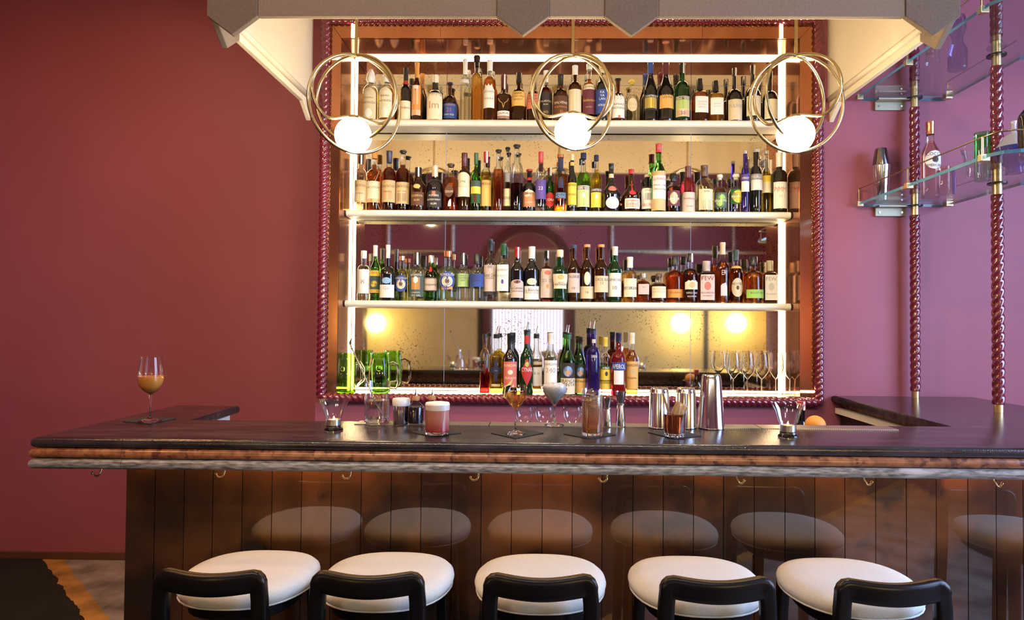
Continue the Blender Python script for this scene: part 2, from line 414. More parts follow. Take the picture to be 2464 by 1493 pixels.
for i, p in enumerate(FILL_SPOTS):  # fixture heads given to the added fill spots
    t = empty('fill_spotlight', (p[0], p[1], ZCE)); tag(t, 'black fill spotlight added to light the %s, %s from the left' % ('bottles' if i < 4 else 'counter', ORD[i % 4]), 'spotlight', 'added fill spotlights')
    link('stem', sweep_me([(0, 0, 0), (0, -.03, HEAD-ZCE+.02)], .008, 8), M_DARK, t)
    q = spot_dir(p).to_track_quat('Z', 'Y').to_matrix().to_4x4()
    link('head', move_me(lathe_me([(0, -.16), (.045, -.16), (.05, -.15), (.05, -.045), (.046, -.045), (.044, -.055), (0, -.055)], 24), (0, 0, HEAD-ZCE), q), M_DARK, t, 50)

# ------------------------------------------------------------------ opposite side of the room (reflected in the mirror)
SR = lambda px, py: P(px, py, 2*YM-YO)   # a pixel in the mirror -> place on the opposite wall
def opp(px, py): p = SR(px, py); return p.x, p.z
M_GOLDP = noisy('gold_panel', (.58, .46, .20), (.66, .54, .27), 3, .4, 0, c3=(.30, .22, .10), t3=.66, s3=40)
M_BLK = mat('black_trim', (.01, .01, .01), .4)
M_SILV = mat('silver_leaf', (.62, .63, .66), .25, 1)
M_DKRED = mat('oxblood_lacquer', (.10, .012, .02), .3)
zt = opp(1300, 652)[1]; zb = .55
edges = [opp(p, 800)[0] for p in (560, 880, 1155)] , [opp(p, 800)[0] for p in (1378, 1697, 2030)]
pt = empty('gilt_wall_panel', (0, YO, zb)); tag(pt, 'gilded wall panels with black battens on the wall facing the bar', 'panelling')
for grp in edges:
    for a, b in zip(grp, grp[1:]):
        o = link('panel', box_me(a+.03, b-.03, .005, .03, 0, zt-zb), M_GOLDP, pt)
    for a in grp: link('batten', box_me(a-.03, a+.03, .005, .04, 0, zt-zb), M_BLK, pt)
    link('rail', box_me(grp[0], grp[-1], .005, .05, zt-zb, zt-zb+.05), M_BLK, pt)
# arched doorway with fluted daylight glass below and a mirror in the arch
ax0, _ = opp(1165, 700); ax1, _ = opp(1378, 700); az1 = opp(1270, 540)[1]; acx = (ax0+ax1)/2; ar = (ax1-ax0)/2
dr = empty('door_1', (acx, YO, 0)); tag(dr, 'oxblood arched doorway with fluted glass on the wall facing the bar', None, None, 'structure')
zsp = az1-ar
arc = [(-ar, .02)]+[(-ar, 0.0)]
op_ = [(-ar, 0), (-ar, zsp)]+[(ar*math.cos(PI-PI*i/24), zsp+ar*math.sin(PI-PI*i/24)) for i in range(1, 24)]+[(ar, zsp), (ar, 0)]
ri = ar-.13
ip_ = [(-ri, 0), (-ri, zsp)]+[(ri*math.cos(PI-PI*i/24), zsp+ri*math.sin(PI-PI*i/24)) for i in range(1, 24)]+[(ri, zsp), (ri, 0)]
k = len(op_)
vs = [(x, .0, z) for x, z in op_]+[(x, .0, z) for x, z in ip_]+[(x, .07, z) for x, z in op_]+[(x, .07, z) for x, z in ip_]
fs = []
for i in range(k-1):
    fs += [(2*k+i, 2*k+i+1, 3*k+i+1, 3*k+i), (i, i+1, 2*k+i+1, 2*k+i), (k+i, 3*k+i, 3*k+i+1, k+i+1)]
link('door_frame', mesh(vs, fs), M_DKRED, dr)
ztr = opp(1270, 730)[1]
mp = [(x, z) for x, z in ip_ if z >= ztr]; mp = [(-ri, ztr)]+mp[:]+[(ri, ztr)]
link('mirror', extr_xz(mp, .02, .03), mat('plain_mirror', (.72, .68, .66), .03, 1), dr)
link('transom', box_me(-ri, ri, .01, .06, ztr-.05, ztr), M_DKRED, dr)
M_FLUTE = emis('fluted_daylight_glass', (.66, .76, 1), 1.7)
nfl = 22
fl = join_me([box_me(-ri+2*ri*i/nfl+.003, -ri+2*ri*(i+1)/nfl-.012, .02, .035, .75, ztr-.05) for i in range(nfl)])
tag(link('fluted_glass', fl, M_FLUTE, dr), kind='stuff')
link('kick_panel', box_me(-ri, ri, .01, .05, 0, .75), M_DKRED, dr)
for nm_, px in (('beside the arched doorway', 911), ('nearest the black batten', 1633), ('farthest along the gilded panels', 1764)):
    x, z = opp(px, 778)
    s = empty('globe_sconce', (x, YO+.04, z)); tag(s, 'lit opal globe sconce '+nm_+' facing the bar', 'wall light', 'globe sconces')
    link('globe', move_me(lathe_me([(0.1*math.sin(PI*i/14), -.1*math.cos(PI*i/14)) for i in range(15)], 24), (0, .12, 0)), M_SCONCE, s, 179)
    link('arm', sweep_me([(0, -.01, 0), (0, .05, 0)], .02), M_BRASS, s, 60)
# silver braided picture mirrors on the upper wall
for lab, px0, px1, pz0, pz1 in (('small silver braided mirror frame above the gilded panels', 935, 1092, 606, 420), ('long silver braided mirror frame above the gilded panels', 1472, 1872, 606, 420)):
    x0, z0 = opp(px0, pz0); x1, z1 = opp(px1, pz1); z1 = min(z1, 3.25)
    s = empty('braided_frame', (x0, YO+.03, z0)); tag(s, lab, 'mirror frame')
    for a, b in (((0, 0), (x1-x0, 0)), ((0, z1-z0), (x1-x0, z1-z0)), ((0, 0), (0, z1-z0)), ((x1-x0, 0), (x1-x0, z1-z0))):
        link('braid', sweep_me(rope_pts((a[0], 0, a[1]), (b[0], 0, b[1]), .012), .035, 12, twist=6, lobes=4, depth=.5), M_SILV, s, 179)
    if px1 > 1600:
        for f_ in (.35, .73): link('braid', sweep_me(rope_pts(((x1-x0)*f_, 0, 0), ((x1-x0)*f_, 0, z1-z0), .012), .035, 12, twist=6, lobes=4, depth=.5), M_SILV, s, 179)

# ------------------------------------------------------------------ niche lining
mr = empty('antique_mirror', ((NX0+NX1)/2, YM, NZ0)); tag(mr, 'foxed antique mirror panels lining the back of the bar niche', 'mirror')
cols = [NX0, P(1072, 540, YM).x, P(1662, 540, YM).x, NX1]
rows_ = [NZ0, P(1365, 742, YM).z, P(1365, 527, YM).z, P(1365, 206, YM).z, NZ1]
for i in range(3):
    for j in range(4):
        o = link('mirror_panel', box_me(cols[i]+.0012-mr.location.x, cols[i+1]-.0012-mr.location.x, 0, .01, rows_[j]+.0012-NZ0, rows_[j+1]-.0012-NZ0), M_MIRROR, mr)
def slab_quad(a, b, c, d, t=.008):
    """A thin panel from four corners, thickened away from its front face."""
    a, b, c, d = map(Vector, (a, b, c, d)); n = (b-a).cross(d-a).normalized()*t
    return mesh([a, b, c, d, a-n, b-n, c-n, d-n], [(0, 1, 2, 3), (7, 6, 5, 4), (0, 4, 5, 1), (1, 5, 6, 2), (2, 6, 7, 3), (3, 7, 4, 0)])
def npart(me, m): return link('copper_panel', me, m, WB)
def mixp(a, b, f): return a+(b-a)*f
for f0, f1 in ((.005, .995),):
    y0, y1 = mixp(YW, YM, f0), mixp(YW, YM, f1)
    zt0, zt1 = mixp(FZ1, NZ1, f0)-.001, mixp(FZ1, NZ1, f1)-.001
    l0, l1, r0, r1 = mixp(FX0, NX0, f0), mixp(FX0, NX0, f1), mixp(FX1, NX1, f0), mixp(FX1, NX1, f1)
    npart(slab_quad((l0, y0, NZ0+.001), (l1, y1, NZ0+.001), (l1, y1, zt1), (l0, y0, zt0)), M_NCOP)
    npart(slab_quad((r1, y1, NZ0+.001), (r0, y0, NZ0+.001), (r0, y0, zt0), (r1, y1, zt1)), M_NCOP)
    cl0, cl1 = [l0+.001, cols[1], cols[2], r0-.001], [l1+.001, cols[1], cols[2], r1-.001]
    for i in range(3):
        npart(slab_quad((cl0[i]+.0008, y0, zt0+.001), (cl1[i]+.0008, y1, zt1+.001), (cl1[i+1]-.0008, y1, zt1+.001), (cl0[i+1]-.0008, y0, zt0+.001)), M_NCOP)
for i in range(3):
    a_ = [FX0+.001, cols[1], cols[2], FX1-.001]
    npart(slab_quad((a_[i]+.0008, YW+.002, NFZ), (a_[i+1]-.0008, YW+.002, NFZ), (a_[i+1]-.0008, YM-.001, NFZ), (a_[i]+.0008, YM-.001, NFZ)), M_NFLOOR)
# flat copper border between the mouth of the niche and the rope, mitred at the top corners
yb_ = YW-.0085
for pts in ([(BX0, NFZ), (FX0-.001, NFZ), (FX0-.001, FZ1+.001), (BX0, BZ1)], [(FX1+.001, NFZ), (BX1_, NFZ), (BX1_, BZ1), (FX1+.001, FZ1+.001)]):
    npart(extr_xz(pts[::-1], yb_, YW-.0005), M_NCOP)
tx_ = [(BX0+.001, FX0), (cols[1], cols[1]), (cols[2], cols[2]), (BX1_-.001, FX1)]
for i in range(3):
    (oa, ia), (ob, ib) = tx_[i], tx_[i+1]; g_ = .0008
    npart(extr_xz([(ia+g_, FZ1+.002), (ib-g_, FZ1+.002), (ob-g_, BZ1), (oa+g_, BZ1)][::-1], yb_, YW-.0005), M_NCOP)
# light strips in the back corners
lw = .004
def strip(lab, x0, x1, z0, z1):
    s = link('light_strip', box_me(x0, x1, YM-.014, YM-.002, z0, z1, .003), M_LED); tag(s, lab, 'light strip', 'niche light strips')
def run(lab, segs):
    s = empty('light_strip', segs[0][0::2] if False else (segs[0][0], segs[0][2], segs[0][4])); tag(s, lab, 'light strip', 'niche light strips')
    for q in segs:
        o = link('diffuser', box_me(*q), M_LED, s); o.matrix_parent_inverse = Matrix.Translation(-s.location)
w2 = 2*lw; yl0, yl1 = YM-.012, YM-.002; yf0, yf1 = yb_-.003, yb_-.0005; d_ = .0055
for lab, xa, xb, side in (('left', NX0+d_, NX0+d_+w2, -1), ('right', NX1-d_-w2, NX1-d_, 1)):
    xx = P(851 if side < 0 else 1878, 75, YW).x
    run('upright warm light strip in the %s back corner of the niche' % lab, [(xa, xb, yl0, yl1, NZ0+.002, NZ1-d_), (xx-.008, xx+.008, yf0, yf1, FZ1+.004, BZ1-.014)])
zt_ = NZ1-d_-w2; zf = P(820, 143, YW).z; zf2 = P(1365, 937, YW).z
run('level warm light strip along the top of the niche', [(NX0+d_+w2+.001, NX1-d_-w2-.001, yl0, yl1, zt_, NZ1-d_), (BX0+.008, FX0-.003, yf0, yf1, zf-.005, zf+.005), (FX1+.003, BX1_-.008, yf0, yf1, zf-.005, zf+.005)])
run('level warm light strip along the bottom of the niche', [(NX0+d_+w2+.001, NX1-d_-w2-.001, yl0, yl1, NZ0+.004, NZ0+.004+w2), (FX1+.003, BX1_-.008, yf0, yf1, zf2-.005, zf2+.005)])
# shelves
SHZ = []                                # top of each shelf
for lab, py0, nm_ in (('top', 286, 'top'), ('middle', 507, 'middle'), ('lower', 727, 'lower')):
    zc = P(1365, py0+8 if py0 > 400 else py0+9, YS).z
    t = .034; x0, x1 = NX0+.0055, NX1-.0055
    pr = []
    for i in range(13):
        a = PI/2+PI*i/12; pr.append((YS+t/2+t/2*math.cos(a), zc+t/2*math.sin(a)))
    pr += [(YM-.0125, zc-t/2), (YM-.0125, zc+t/2)]
    me = extr_yz(pr[::-1], x0, x1)
    s = link('bottle_shelf', me, M_SHELF, None, 30); tag(s, lab+' cream bullnose shelf of bottles in the mirrored niche', 'shelf', 'niche shelves')
    SHZ.append(zc+t/2)
# rope frame round the niche
rf = empty('rope_frame', (0, YW, 0)); tag(rf, 'glossy maroon twisted rope frame around the mirrored niche', 'frame')
YR = YW-.02; rr = .0235
fx0, fx1, fz1, fz0 = P(778, 540, YR).x, P(1970, 540, YR).x, P(1365, 47, YR).z, P(1365, 963, YR).z
def rope(name, a, b, m, parent, r=rr, tw=11.5, step=.004, n=18): return link(name, sweep_me(rope_pts(a, b, step), r, n, twist=tw, lobes=3, depth=.26), m, parent, 179)
yy = YR-YW
for a, b in (((fx0, yy, fz0), (fx0, yy, fz1)), ((fx1, yy, fz0), (fx1, yy, fz1)), ((fx0, yy, fz1), (fx1, yy, fz1)), ((fx0, yy, fz0), (fx1, yy, fz0))):
    rope('rope_length', a, b, M_ROPE, rf)
# ------------------------------------------------------------------ canopy
YCF = 2.167
cx0, cx1 = P(497, 38, YCF).x, P(2312, 38, YCF).x
cz = P(1300, 38, YCF).z; tip = .066; pw = .174; ct = 3.0; th = .022
ca = empty('canopy', ((cx0+cx1)/2, YW, cz)); tag(ca, 'taupe felt canopy with pointed pennants hanging over the back bar', 'canopy')
def cpart(name, me, m, sm=None):
    o = link(name, me, m, ca, sm); o.matrix_parent_inverse = Matrix.Translation(-ca.location); return o
pen = [(cx0, cx0+pw), (P(1195, 38, YCF).x, P(1322, 38, YCF).x), (P(1455, 38, YCF).x, P(1585, 38, YCF).x), (cx1-pw*1.05, cx1)]
prev = None
for i, (a, b) in enumerate(pen):
    cpart('pennant', extr_xz([(a, cz), ((a+b)/2, cz-tip), (b, cz), (b, ct), (a, ct)][::-1], YCF, YCF+th, .003), M_FELT2)
    if prev is not None:
        cpart('valance', extr_xz([(prev, cz), (a, cz), (a, ct), (prev, ct)][::-1], YCF+.003, YCF+th+.003, .003), M_FELT)
    prev = b
for sx, (xo, xi) in ((0, (cx0, cx0+th)), (1, (cx1-th, cx1))):
    y0 = YCF+th; y1 = YW-.001
    pts = [(y0, cz), (y0+pw*.5, cz-tip), (y0+pw, cz), (y1-pw*.55, cz), (y1, cz-tip), (y1, ct), (y0, ct)]
    cpart('side_valance', extr_yz([(y0, cz), (y0+pw*.5, cz-tip), (y0+pw, cz), (y0+pw, ct), (y0, ct)], xo, xi, .003), M_FELT)
    cpart('side_valance', extr_yz([(y0+pw, cz), (y1-pw*.55, cz), (y1-pw*.55, ct), (y0+pw, ct)], xo, xi, .003), M_CREAMFELT)
    cpart('side_valance', extr_yz([(y1-pw*.55, cz), (y1, cz-tip), (y1, ct), (y1-pw*.55, ct)], xo, xi, .003), M_CREAMFELT)
    xm = xi if sx == 0 else xo; sg = 1 if sx == 0 else -1
    cpart('lining', box_me(*sorted((xm+sg*.001, xm+sg*.006)), y0, y1, cz+.05, ct), M_CREAMFELT)
    cpart('moulding', sweep_me([(xm+sg*.004, y0, cz+.040), (xm+sg*.004, y1-.005, cz+.040)], .014, 12), M_CREAMFELT, 179)
cpart('back_board', box_me(cx0+th, cx1-th, YW-.012, YW-.002, P(1300, 40, YW).z+.03, ct), M_CREAMFELT)
cpart('front_lining', box_me(cx0+th, cx1-th, YCF+th+.004, YCF+th+.010, cz+.004, ct), M_CREAMFELT)
cpart('top_board', box_me(cx0, cx1, YCF, YW-.002, ct, ct+.02), M_CREAMFELT)
# ------------------------------------------------------------------ bar
LX0 = P(74, 1062, YNOSE).x; LXI = G(569, 979, ZC).x; LYE = G(500, 976, ZC).y
RXI = G(2290, 1025, ZC).x; RXO = 2.06
XJ = max(P(275, 1095, YNOSE).x, LXI+.004)               # joint between the corner piece and the long run
def counter_poly(part, o=0, i=0):       # o: outer overhang, i: how far the inner edges step back
    if part == 0:
        return [(LX0-o, YNOSE-o), (XJ-.0006, YNOSE-o), (XJ-.0006, YIN-i), (LXI-i, YIN-i), (LXI-i, LYE-i), (LX0-o, LYE-i)] if XJ > LXI else [(LX0-o, YNOSE-o), (XJ-.0006, YNOSE-o), (XJ-.0006, LYE-i), (LX0-o, LYE-i)]
    if XJ > LXI: return [(XJ+.0006, YNOSE-o), (RXO, YNOSE-o), (RXO, YW-.002), (RXI+i, YW-.002), (RXI+i, YIN-i), (XJ+.0006, YIN-i)]
    return [(XJ+.0006, YNOSE-o), (RXO, YNOSE-o), (RXO, YW-.002), (RXI+i, YW-.002), (RXI+i, YIN-i), (LXI-i, YIN-i), (LXI-i, LYE-i), (XJ+.0006, LYE-i)]
bt = empty('bar_counter', (LX0, YNOSE, ZC-.086)); tag(bt, 'u-shaped black marble bar counter over red and grey stone mouldings', 'bar counter')
def bpart(name, me, m, sm=None, root=None):
    root = root or bt
    o = link(name, me, m, root, sm); o.matrix_parent_inverse = Matrix.Translation(-root.location); return o
for k in (0, 1):
    bpart('top_slab', prism_me(counter_poly(k), ZC-.029, ZC, .012, 4, XJ), M_BLACKM, 40)
    bpart('red_moulding', prism_me(counter_poly(k, .003, .05), ZC-.058, ZC-.0295, .0138, 5, XJ), M_REDM, 40)
    bpart('grey_moulding', prism_me(counter_poly(k, .004, .05), ZC-.088, ZC-.0585, .0143, 5, XJ), M_GREYM, 40)
# copper bar front, plank by plank
seams = [303, 372.6, 443, 512, 583, 654, 725.5, 797, 869, 941, 1013, 1087, 1158, 1231, 1305, 1377, 1449, 1523, 1596, 1669, 1741, 1815, 1889, 1961, 2033, 2107, 2181, 2253, 2329, 2397, 2462]
sx = [P(p, 1200, YCOP).x for p in seams]
dx = sx[-1]-sx[-2]
sx += [sx[-1]+.0925*i for i in range(1, 4)]
BX1 = sx[-1]
bb = empty('copper_bar', ((sx[0]+BX1)/2, YCOP, 0)); tag(bb, 'bar body clad in tall patinated copper planks below the counter', 'bar')
def bbp(name, me, m, sm=None): return bpart(name, me, m, sm, bb)
ztop = ZC-.0885
pme = None
for a, b in zip(sx, sx[1:]):
    bbp('copper_plank', box_me(a+.0011, b-.0011, YCOP+(.0004 if len(bb.children) % 2 else 0), YCOP+.012, .002, ztop), M_COPPER)
bbp('core', box_me(sx[0]+.006, BX1, YCOP+.013, YIN-.06, .002, ztop), M_DARK)
bbp('side_panel', box_me(sx[0], sx[0]+.005, YCOP+.013, LYE-.05, .002, ztop), M_COPPER)
bbp('wing_panel', box_me(sx[0]+.006, LXI-.13, YIN-.058, LYE-.06, .002, ztop), M_DARK)
bbp('return_panel', box_me(RXI+.044, RXO-.06, YIN-.058, YW-.003, .002, ztop), M_DARK)
bpart('return_trim', box_me(RXI+.018, RXI+.042, YIN+.01, YW-.003, ZC-.084, ZC-.058), M_SHELF)
ul = link('under_counter_light', box_me(sx[0]+.02, BX1, YCOP-.030, YCOP-.016, ztop-.004, ztop, .001, 1), M_LEDU); tag(ul, 'warm light strip tucked under the counter overhang', 'light strip')
# purse hooks
for i, px in enumerate((240, 537, 840, 1147, 1456, 1766, 2072, 2384)):
    p = P(px+5, 1117, 1.885); h = empty('purse_hook', (p.x, 1.885, ztop))
    tag(h, 'brass purse hook under the counter, %s from the left end' % ORD[i], 'hook', 'brass hooks under the counter')
    s = .85 if px < 1000 else 1.0
    pts = [(0, 0, 0), (0, 0, -.012), (-.001, -.001, -.020)]+[(-.012+.012*math.cos(a), -.006, -.022-.013*math.sin(a)) for a in [PI*i_/9 for i_ in range(1, 9)]]
    ang = math.radians(40 if px < 1300 else 140)
    q = [(x*math.cos(ang)-y*math.sin(ang) if px > 1600 else x, y, z) for x, y, z in pts]
    link('hook', sweep_me(q, .0026, 8), M_BRASS, h, 60)
    link('tip', move_me(lathe_me([(.004*math.sin(PI*k/6), -.004*math.cos(PI*k/6)) for k in range(7)], 10), q[-1]), M_BRASS, h, 179)
    link('plate', box_me(-.008, .008, -.008, .008, -.002, 0), M_BRASS, h)
# drip tray let into the inner edge
dt = empty('drip_tray', (0, YIN, ZC)); tag(dt, 'perforated steel drip tray along the inner edge of the counter', 'drip tray')
def perf():
    m, n, l = new_mat('perforated_steel'); bs = n['Principled BSDF']; S(bs, Metallic=1.0, Roughness=.35)
    g = n.new('ShaderNodeNewGeometry'); v = n.new('ShaderNodeTexVoronoi'); v.inputs['Scale'].default_value = 150; v.inputs['Randomness'].default_value = 0
    l.new(g.outputs[0], v.inputs['Vector']); r = n.new('ShaderNodeValToRGB'); r.color_ramp.elements[0].position = .35; r.color_ramp.elements[1].position = .4
    r.color_ramp.elements[0].color = (.06, .05, .05, 1); r.color_ramp.elements[1].color = (.55, .50, .45, 1)
    l.new(v.outputs['Distance'], r.inputs[0]); l.new(r.outputs[0], bs.inputs['Base Color']); return m
mp_ = perf(); xa, xb = G(852, 1022, ZC).x, G(2130, 1026, ZC).x
nseg = 4
for i in range(nseg):
    link('grille', box_me(xa+(xb-xa)*i/nseg+.002, xa+(xb-xa)*(i+1)/nseg-.002, -.075, -.003, .0, .0025), mp_, dt)
# things in the working aisle behind the counter
wt = empty('back_worktop', (0, YW-.3, .80)); tag(wt, 'dark steel worktop below the mirrored niche', 'worktop')
for n_, b in (('top', (-.95, 1.34, -.18, .297, .0, .03)), ('apron', (-.95, 1.34, -.15, .297, -.78, -.001))):
    link(n_, box_me(*b), M_DARK, wt)
ic = empty('ice_chest', (LXI, 2.24, .2)); tag(ic, 'white metal chest under the left wing of the counter', 'ice chest')
link('body', box_me(-.045, -.012, 0, LYE-.055-2.24, -.198, ZC-.0295-.2), M_WHITE, ic)
link('door', box_me(-.011, -.004, .02, LYE-.08-2.24, -.15, ZC-.052-.2), M_DARK, ic)

# ------------------------------------------------------------------ stools
def make_stool():
    t = empty('bar_stool')
    # seat: soft rounded square pad
    prof = []
    hz = [(.0, .735), (.45, .728), (.80, .730), (.93, .737), (.985, .748), (1.0, .757), (.985, .767), (.93, .776), (.80, .783), (.5, .787), (.0, .788)]
    vs, fs, rows = [], [], []; n = 48
    for r, z in hz:
        if r == 0: rows.append([len(vs)]); vs.append((0, 0, z)); continue
        row = []
        for i in range(n):
            a = 2*PI*i/n; c, s = math.cos(a), math.sin(a); k = (abs(c)**2.5+abs(s)**2.5)**(-1/2.5)
            wx = .176*(1-.10*(-s*k if s < 0 else 0)); row.append(len(vs)); vs.append((r*wx*c*k, r*.165*s*k, z))
        rows.append(row)
    for A, B in zip(rows, rows[1:]):
        for i in range(n):
            j = (i+1) % n
            if len(A) == 1: fs.append((A[0], B[j], B[i]))
            elif len(B) == 1: fs.append((A[i], A[j], B[0]))
            else: fs.append((A[i], A[j], B[j], B[i]))
    link('seat', mesh(vs, fs), M_SEAT, t, 179)
    link('seat_piping', sweep_me([(.171*math.cos(a)*(abs(math.cos(a))**2.5+abs(math.sin(a))**2.5)**(-.4)*(1-.10*max(0, -math.sin(a))), .160*math.sin(a)*(abs(math.cos(a))**2.5+abs(math.sin(a))**2.5)**(-.4), .741) for a in [2*PI*i/40 for i in range(40)]], .0025, 6, True), M_SEAT, t, 179)
    link('seat_frame', lathe_me([(.0, .700), (.13, .700), (.138, .706), (.138, .728), (0, .730)], 32, 2.6), M_WOOD, t, 40)
    # backrest: one bent rail with rounded shoulders running down into the rear posts
    w, yb = .117, -.195
    def sect(pts, rx, ry, nm_):
        # flat-oval section sweep in plane
        me = sweep_me(pts, 1.0, 24)
        nn = 24
        for i in range(len(pts)):
            c = Vector(pts[i])
            T = (Vector(pts[min(i+1, len(pts)-1)])-Vector(pts[max(i-1, 0)])).normalized()
            side = Vector((0, 1, 0)); side = (side-T*side.dot(T)).normalized(); o2 = T.cross(side)
            for k in range(nn):
                a = 2*PI*k/nn; kk = (abs(math.cos(a))**5+abs(math.sin(a))**5)**(-1/5)
                me.vertices[i*nn+k].co = c+o2*(math.cos(a)*kk*rx[i])+side*(math.sin(a)*kk*ry[i])
        me.update(); return link(nm_, me, M_WOOD, t, 50)
    zt_ = .829
    pts, rx, ry = [], [], []
    R_ = .013
    # rail with down-turned shoulders
    L = [(-w-.004, yb-.004, zt_-.085), (-w-.003, yb-.004, zt_-.045), (-w, yb-.004, zt_-R_)]
    for i in range(1, 5):
        a = PI-PI/2*i/4; L.append((-w+R_+R_*math.cos(a), yb-.005, zt_-R_+R_*math.sin(a)))
    for i in range(1, 12):
        f_ = i/12; x = -w+R_+(2*(w-R_))*f_; L.append((x, yb-.005-.016*math.sin(PI*f_), zt_-.006*math.sin(PI*f_)))
    Rr = [(-x, y, z) for x, y, z in L[:7]][::-1]
    L = L+Rr
    for i in range(len(L)):
        f_ = min(i, len(L)-1-i)
        rx.append(.019 if f_ < 3 else min(.026, .019+.0025*(f_-2))); ry.append(.013)
    sect(L, rx, ry, 'backrest')
    for s in (-1, 1):
        sect([(s*(w+.004), yb-.004, zt_-.083), (s*(w+.008), yb+.004, .70), (s*(w+.016), yb-.004, .40), (s*(w+.026), yb-.022, 0)], [.019, .019, .016, .012], [.013, .015, .015, .012], 'leg')
        sect([(s*.125, .125, .715), (s*.137, .135, .40), (s*.15, .15, 0)], [.016, .015, .012], [.016, .015, .012], 'leg')
        link('side_rail', sweep_me([(s*.147, yb+.0, .30), (s*.14, .138, .30)], .009, 10), M_WOOD, t, 60)
    link('foot_rail', sweep_me([(-.14, .138, .24), (.14, .138, .24)], .010, 10), M_BRASS2, t, 60)
    return t
def copy_tree(o, parent=None):
    c = o.copy(); COL.objects.link(c)
    if parent is not None: c.parent = parent; c.matrix_parent_inverse = o.matrix_parent_inverse.copy()
    for ch in [k for k in o.children]: copy_tree(ch, c)
    return c
st0 = make_stool()
YST = 1.742
for i, (px, rz, lab) in enumerate(((601, -3, 'leftmost of the five in front of the bar'), (933, -1, 'second from the left'), (1300, 0, 'in the middle of the row of five'),
                                   (1673, 2, 'second from the right of the five'), (2043, 4, 'rightmost of the five in front of the bar'), (2740, 5, 'past the right end, only mirrored in the copper'))):
    s = st0 if i == 0 else copy_tree(st0)
    x = P(px, 1400, YST).x
    s.location = (x, YST, 0); s.rotation_euler = (0, 0, math.radians(rz*.5))
    tag(s, 'ivory-upholstered bar stool with black wood back, '+lab, 'bar stool', 'bar stools along the counter')

# ------------------------------------------------------------------ globe pendants
YP = 2.43
def pendant(rpx, gpx, gpy, rot, lab):
    g = P(gpx, gpy, YP); top = P(rpx, 133, YP)
    t = empty('ring_pendant', (g.x, YP, g.z)); tag(t, lab, 'pendant lamp', 'brass ring pendants')
    R_ = .0685
    gl = link('globe', lathe_me([(R_*math.sin(PI*i/18), -R_*math.cos(PI*i/18)) for i in range(19)], 36), M_GLOBE, t, 179)
    link('globe_cap', lathe_me([(0, R_+.008), (.016, R_+.008), (.02, R_+.002), (.022, R_-.006)], 20), M_BRASS, t, 60)
    h = top.z-g.z; tx = top.x-g.x
    tr = .0062
    def put(me, nm_): return link(nm_, me, M_BRASS, t, 179)
    # ring whose foot waves over the globe
    zlo = .022; Rz = (h-zlo)/2; c1 = (h+zlo)/2; Rx = .158
    pts = []
    for i in range(120):
        a = -PI/2+2*PI*i/120; x, z = Rx*math.cos(a), Rz*math.sin(a)
        d = abs(((a+PI/2+PI) % (2*PI))-PI)
        if d < .85: z += .052*(.5+.5*math.cos(PI*d/.85))
        pts.append((x, z))
    def ring(pts2, deg, off, nm_):
        c, s_ = math.cos(math.radians(deg)), math.sin(math.radians(deg))
        return put(sweep_me([(x*c+tx*0+off, x*s_, z) for x, z in pts2], tr, 10, True), nm_)
    ring([(x, z+c1) for x, z in pts], rot[0], tx*.5, 'waved_ring')
    R2 = (h+.020)/2; R3 = (h+R_*.95)/2
    ring([(R2*math.cos(2*PI*i/96)*1.0, h-R2+R2*math.sin(2*PI*i/96)) for i in range(96)], rot[1], tx*.5, 'ring')
    ring([(R3*math.cos(2*PI*i/96)*.93, h-R3+R3*math.sin(2*PI*i/96)) for i in range(96)], rot[2], tx*.5, 'ring')
    link('rod', sweep_me([(tx*.5, 0, h-.004), (tx*.5, 0, 2.985-g.z)], .0062, 12), M_BRASS, t, 60)
    link('ceiling_rose', lathe_me([(0, 2.972-g.z), (.05, 2.972-g.z), (.052, 2.998-g.z), (0, 2.998-g.z)], 28), M_BRASS, t, 50).location = (tx*.5, 0, 0)
pendant(861, 850, 327, (22, -12, 32), 'glowing globe pendant with brass rings, left of the three')
pendant(1378, 1378, 318, (6, -34, 24), 'glowing globe pendant with brass rings, middle of the three')
pendant(1917, 1914, 325, (-38, 30, -4), 'glowing globe pendant with brass rings, right of the three')

